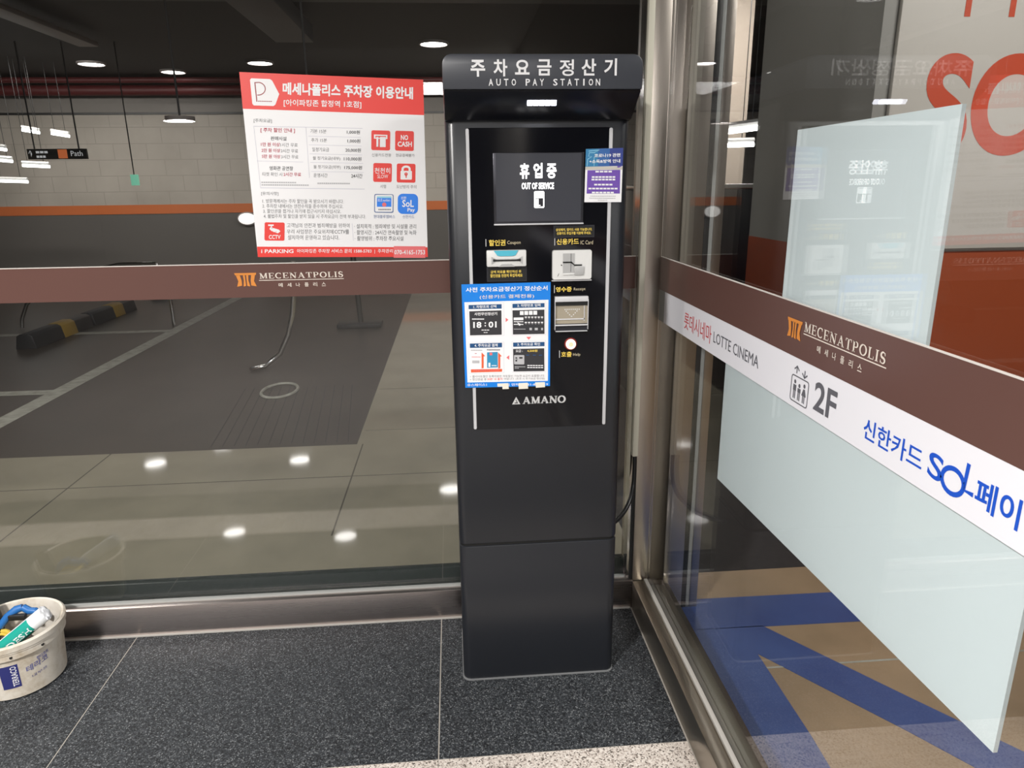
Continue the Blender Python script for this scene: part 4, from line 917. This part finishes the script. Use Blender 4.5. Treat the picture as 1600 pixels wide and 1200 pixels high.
# tube lights; the far-left group models reflected corridor tubes
def tube_light(x0, x1, y0, y1, z0, z1, label, mat='tube', rad=.022, group='tube lights modelled for reflections at the far left'):
    a = Vector((x0, y0, z0)); c = Vector((x1, y1, z1))
    T = root('tube_light', tuple((a + c) / 2), label, 'tube light', group)
    m = MB(); m.tube([a, c], rad, mat, 10); m.build('tube', T)
    m = MB(); up = Vector((0, 0, rad * 2.2)); m.tube([a + up, c + up], rad * 1.2, 'white_plastic', 6); m.build('batten', T)
    for q in (.2, .8):
        p = a.lerp(c, q) + up; m = MB(); m.tube([p, (p.x, p.y, 3.45)], .004, 'cable', 6); m.build('hanger', T)
D13 = 12.2
def fx(px): return (px - 705) / 1100 * D13 * 1.04 - .0
for tk, ((px0, py0, px1, py1), lab) in enumerate((((58, 234, 105, 240), 'tube light modelled for a reflection, crossing in front of the hanging direction sign'), ((0, 249, 40, 253), 'tube light modelled for a reflection, cut off by the left edge of the view'), ((79, 253, 110, 256), 'short tube light modelled for a reflection below the hanging direction sign'), ((123, 262, 157, 264), 'tube light modelled for a reflection at the right end of the low row'), ((131, 213, 152, 217), 'short tube light modelled for a reflection above the orange square of the direction sign'), ((168, 218, 190, 222), 'tube light modelled for a reflection, highest and farthest right of the cluster'), ((80, 283, 125, 285), 'tube light modelled for a reflection, lowest of the cluster'))):
    D13 = 11.3 + .28 * tk
    def wz(py, px): return 1.5 + (297 + (705 - px) * .0 - py) / 1100 * D13 * .97
    tube_light(fx(px0), fx(px1), D13, D13 + .02, wz(py0, px0), wz(py1, px1), lab)
sg = root('direction_sign', (-5.55, 11.0, 1.95), 'black hanging direction sign with an orange square at the far left', 'sign')
m = MB(); m.box(-5.95, -5.15, 10.98, 11.03, 1.92, 2.06, 'sign_black', .004); m.build('sign_board', sg)
S = Sheet((-6, 10.978, 2.1), (-5, 10.978, 2.1), (-6, 10.978, 1.9), (-5, 10.978, 1.9), ((-6, -2.1), (-5, -2.1), (-6, -1.9), (-5, -1.9)), (0, -1, 0))
S.text('↑', -5.93, -2.04, -5.88, -1.95, 'sign_white', 2); S.done('arrow', sg); S.bars(-5.83, -2.03, -5.66, -2.00, 'sign_white', 2, 3); S.done('small_print', sg); S.bars(-5.83, -1.97, -5.70, -1.94, 'sign_white', 2, 3); S.done('small_print', sg); S.text('Path', -5.36, -2.03, -5.20, -1.96, 'sign_white', 2); S.done('lettering', sg)
m = MB(); m.box(-5.53, -5.41, 10.970, 10.982, 1.93, 2.05, 'sign_orange'); m.build('orange_square', sg)
for x in (-5.85, -5.25):
    m = MB(); m.tube([(x, 11.0, 2.05), (x, 11.0, 3.45)], .01, 'duct', 6); m.build('hanger', sg)
ex = root('exit_sign', (-4.54, 11.0, 1.6), 'small green exit sign hanging left of the notice', 'sign')
m = MB(); m.box(-4.60, -4.50, 10.98, 11.03, 1.55, 1.70, 'exit_green', .004); m.build('sign_board', ex)
m = MB(); m.tube([(-4.55, 11.0, 1.69), (-4.55, 11.0, 3.45)], .008, 'duct', 6); m.build('hanger', ex)
m = MB(); m.tube([(-17, 14.25, 3.22), (7, 14.25, 3.22)], .09, 'redpipe', 14); m.tube([(-17, 14.0, 3.36), (7, 14.0, 3.36)], .05, 'redpipe', 12); tag(m.build('sprinkler_pipe'), 'dark red pipe run high along the far wall', 'pipe')
m = MB(); m.box(-4.75, -4.5, 5.0, 10.4, 3.28, 3.34, 'tray_metal', .01); tag(m.build('cable_tray'), 'grey cable tray running under the black ceiling at upper left', 'cable tray')
m = MB(); m.box(-2.05, -1.6, 4.5, 9.5, 3.18, 3.38, 'duct', .01); tag(m.build('air_duct'), 'dark square duct crossing the black ceiling above the notice', 'duct')
def wheel_stop(y0, y1, label):
    o = root('wheel_stop', (-4.2, (y0 + y1) / 2, 0), label, 'wheel stop', 'rubber wheel stops in the bays')
    pr = [(-4.30, 0), (-4.10, 0), (-4.125, .13), (-4.16, .15), (-4.24, .15), (-4.275, .13)]
    Ly = y1 - y0
    def seg(a, c, mat, grow=0):
        m = MB(); m.prism([(x + (x + 4.2) * grow, z * (1 + grow)) for x, z in pr], 1, y0 + Ly * a, y0 + Ly * c, mat, .008, 2); return m
    seg(0, 1, 'stop_rubber').build('block', o)
    seg(.46, .70, 'stop_yellow', .03).build('reflective_panel', o)['label'] = 'yellow panel'
wheel_stop(7.1, 8.25, 'black and yellow wheel stop nearest of the row'); wheel_stop(8.3, 9.4, 'black and yellow wheel stop second in the row'); wheel_stop(10.3, 11.3, 'black and yellow wheel stop just under the brown band')
for (x0, x1, y0, y1), lab in (((-3.14, -3.00, 4.1, 10.5), 'long white bay line running away across the dark floor'), ((-9.0, -3.14, 7.80, 7.92), 'white cross line passing under the wheel stops'), ((-9.0, -3.14, 5.42, 5.54), 'short white cross line nearest the glass at the left edge')):
    m = MB(); m.box(x0, x1, y0, y1, 0.0, .002, 'line'); tag(m.build('bay_line'), lab, 'floor marking', 'white bay lines')
m = MB(); m.tube([(-1.36 + .13 * math.cos(i * math.pi / 16), 5.3 + .2 * math.sin(i * math.pi / 16), .004) for i in range(32)], .012, 'line', 6, True); tag(m.build('floor_ring'), 'pale ring on the dark ramp floor under the brown band', 'floor fitting')
m = MB(); m.tube([(-1.75, 5.95, .012), (-1.65, 6.04, .02), (-1.52, 6.06, .12), (-1.44, 6.08, .28), (-1.39, 6.10, .46), (-1.36, 6.10, .66), (-1.345, 6.10, .9)], .022, 'chrome', 12); tag(m.build('guard_rail'), 'curved steel rail sweeping up behind the left band lettering', 'rail')
m = MB(); m.tube([(-4.85, 8.2, .02), (-4.83, 8.2, .12), (-4.75, 8.2, .28), (-4.55, 8.2, .46), (-4.2, 8.2, .60), (-3.7, 8.2, .70), (-3.3, 8.2, .70)], .02, 'chrome', 12); m.tube([(-3.3, 8.2, .70), (-3.2, 8.2, .5), (-3.2, 8.2, 0)], .02, 'chrome', 12)
tag(m.build('guard_rail'), 'bent steel hoop rail beside the wheel stops at the far left', 'rail')
o = root('barrier_post', (-1.05, 7.82, 0), 'thin dark post on a flat base near the kiosk', 'post')
m = MB(); m.box(-1.30, -.82, 7.70, 7.94, 0, .05, 'rubber', .01); m.build('base', o)
m = MB(); m.tube([(-1.05, 7.82, .05), (-1.10, 7.86, .95)], .03, 'dark_steel', 12); m.build('pole', o)
# entrance side: cabinet, tube lights, board on the block wall
o = root('dark_cabinet', (1.75, 5.1, 0), 'black cabinet with a bright top edge standing beyond the right glass', 'cabinet')
m = MB(); m.box(1.25, 2.6, 4.8, 5.4, 0, 1.455, 'black_panel', .01); m.build('body', o)
m = MB(); m.box(1.24, 2.61, 4.79, 5.41, 1.455, 1.485, 'chrome', .004); m.build('top_rail', o)
tube_light(1.93, 2.40, 5.7, 5.5, 1.85, 1.90, 'upper tube light outside beyond the black cabinet', 'tube_hot', .02, 'tube lights beyond the door')
tube_light(2.30, 2.90, 6.9, 6.9, 1.83, 1.84, 'lower tube light outside beyond the black cabinet', 'tube_hot', .02, 'tube lights beyond the door')
b = MB(); b.box(1.82, 3.9, 2.975, 2.998, 1.205, 2.75, 'board_white', .002); WB = tag(b.build('wall_board'), 'large white board with orange red letters on the block wall outside', 'sign')
S = Sheet((1.9, 2.974, 3), (3.9, 2.974, 3), (1.9, 2.974, 1), (3.9, 2.974, 1), ((1.9, -3), (3.9, -3), (1.9, -1), (3.9, -1)), (0, -1, 0))
S.text('서', 1.943, -2.43, 2.110, -2.130, 'board_red', 1, 0, .02, 8); S.text('이', 2.145, -2.43, 2.300, -2.130, 'board_red', 1, 0, .02, 8); S.text('S', 2.36, -2.43, 2.58, -2.145, 'board_red', 1, 0, .02, 8)
S.text('SO', 1.965, -1.995, 2.535, -1.593, 'board_red', 1, 0, .03, 12)
S.done('lettering', WB)['label'] = 'orange red lettering'
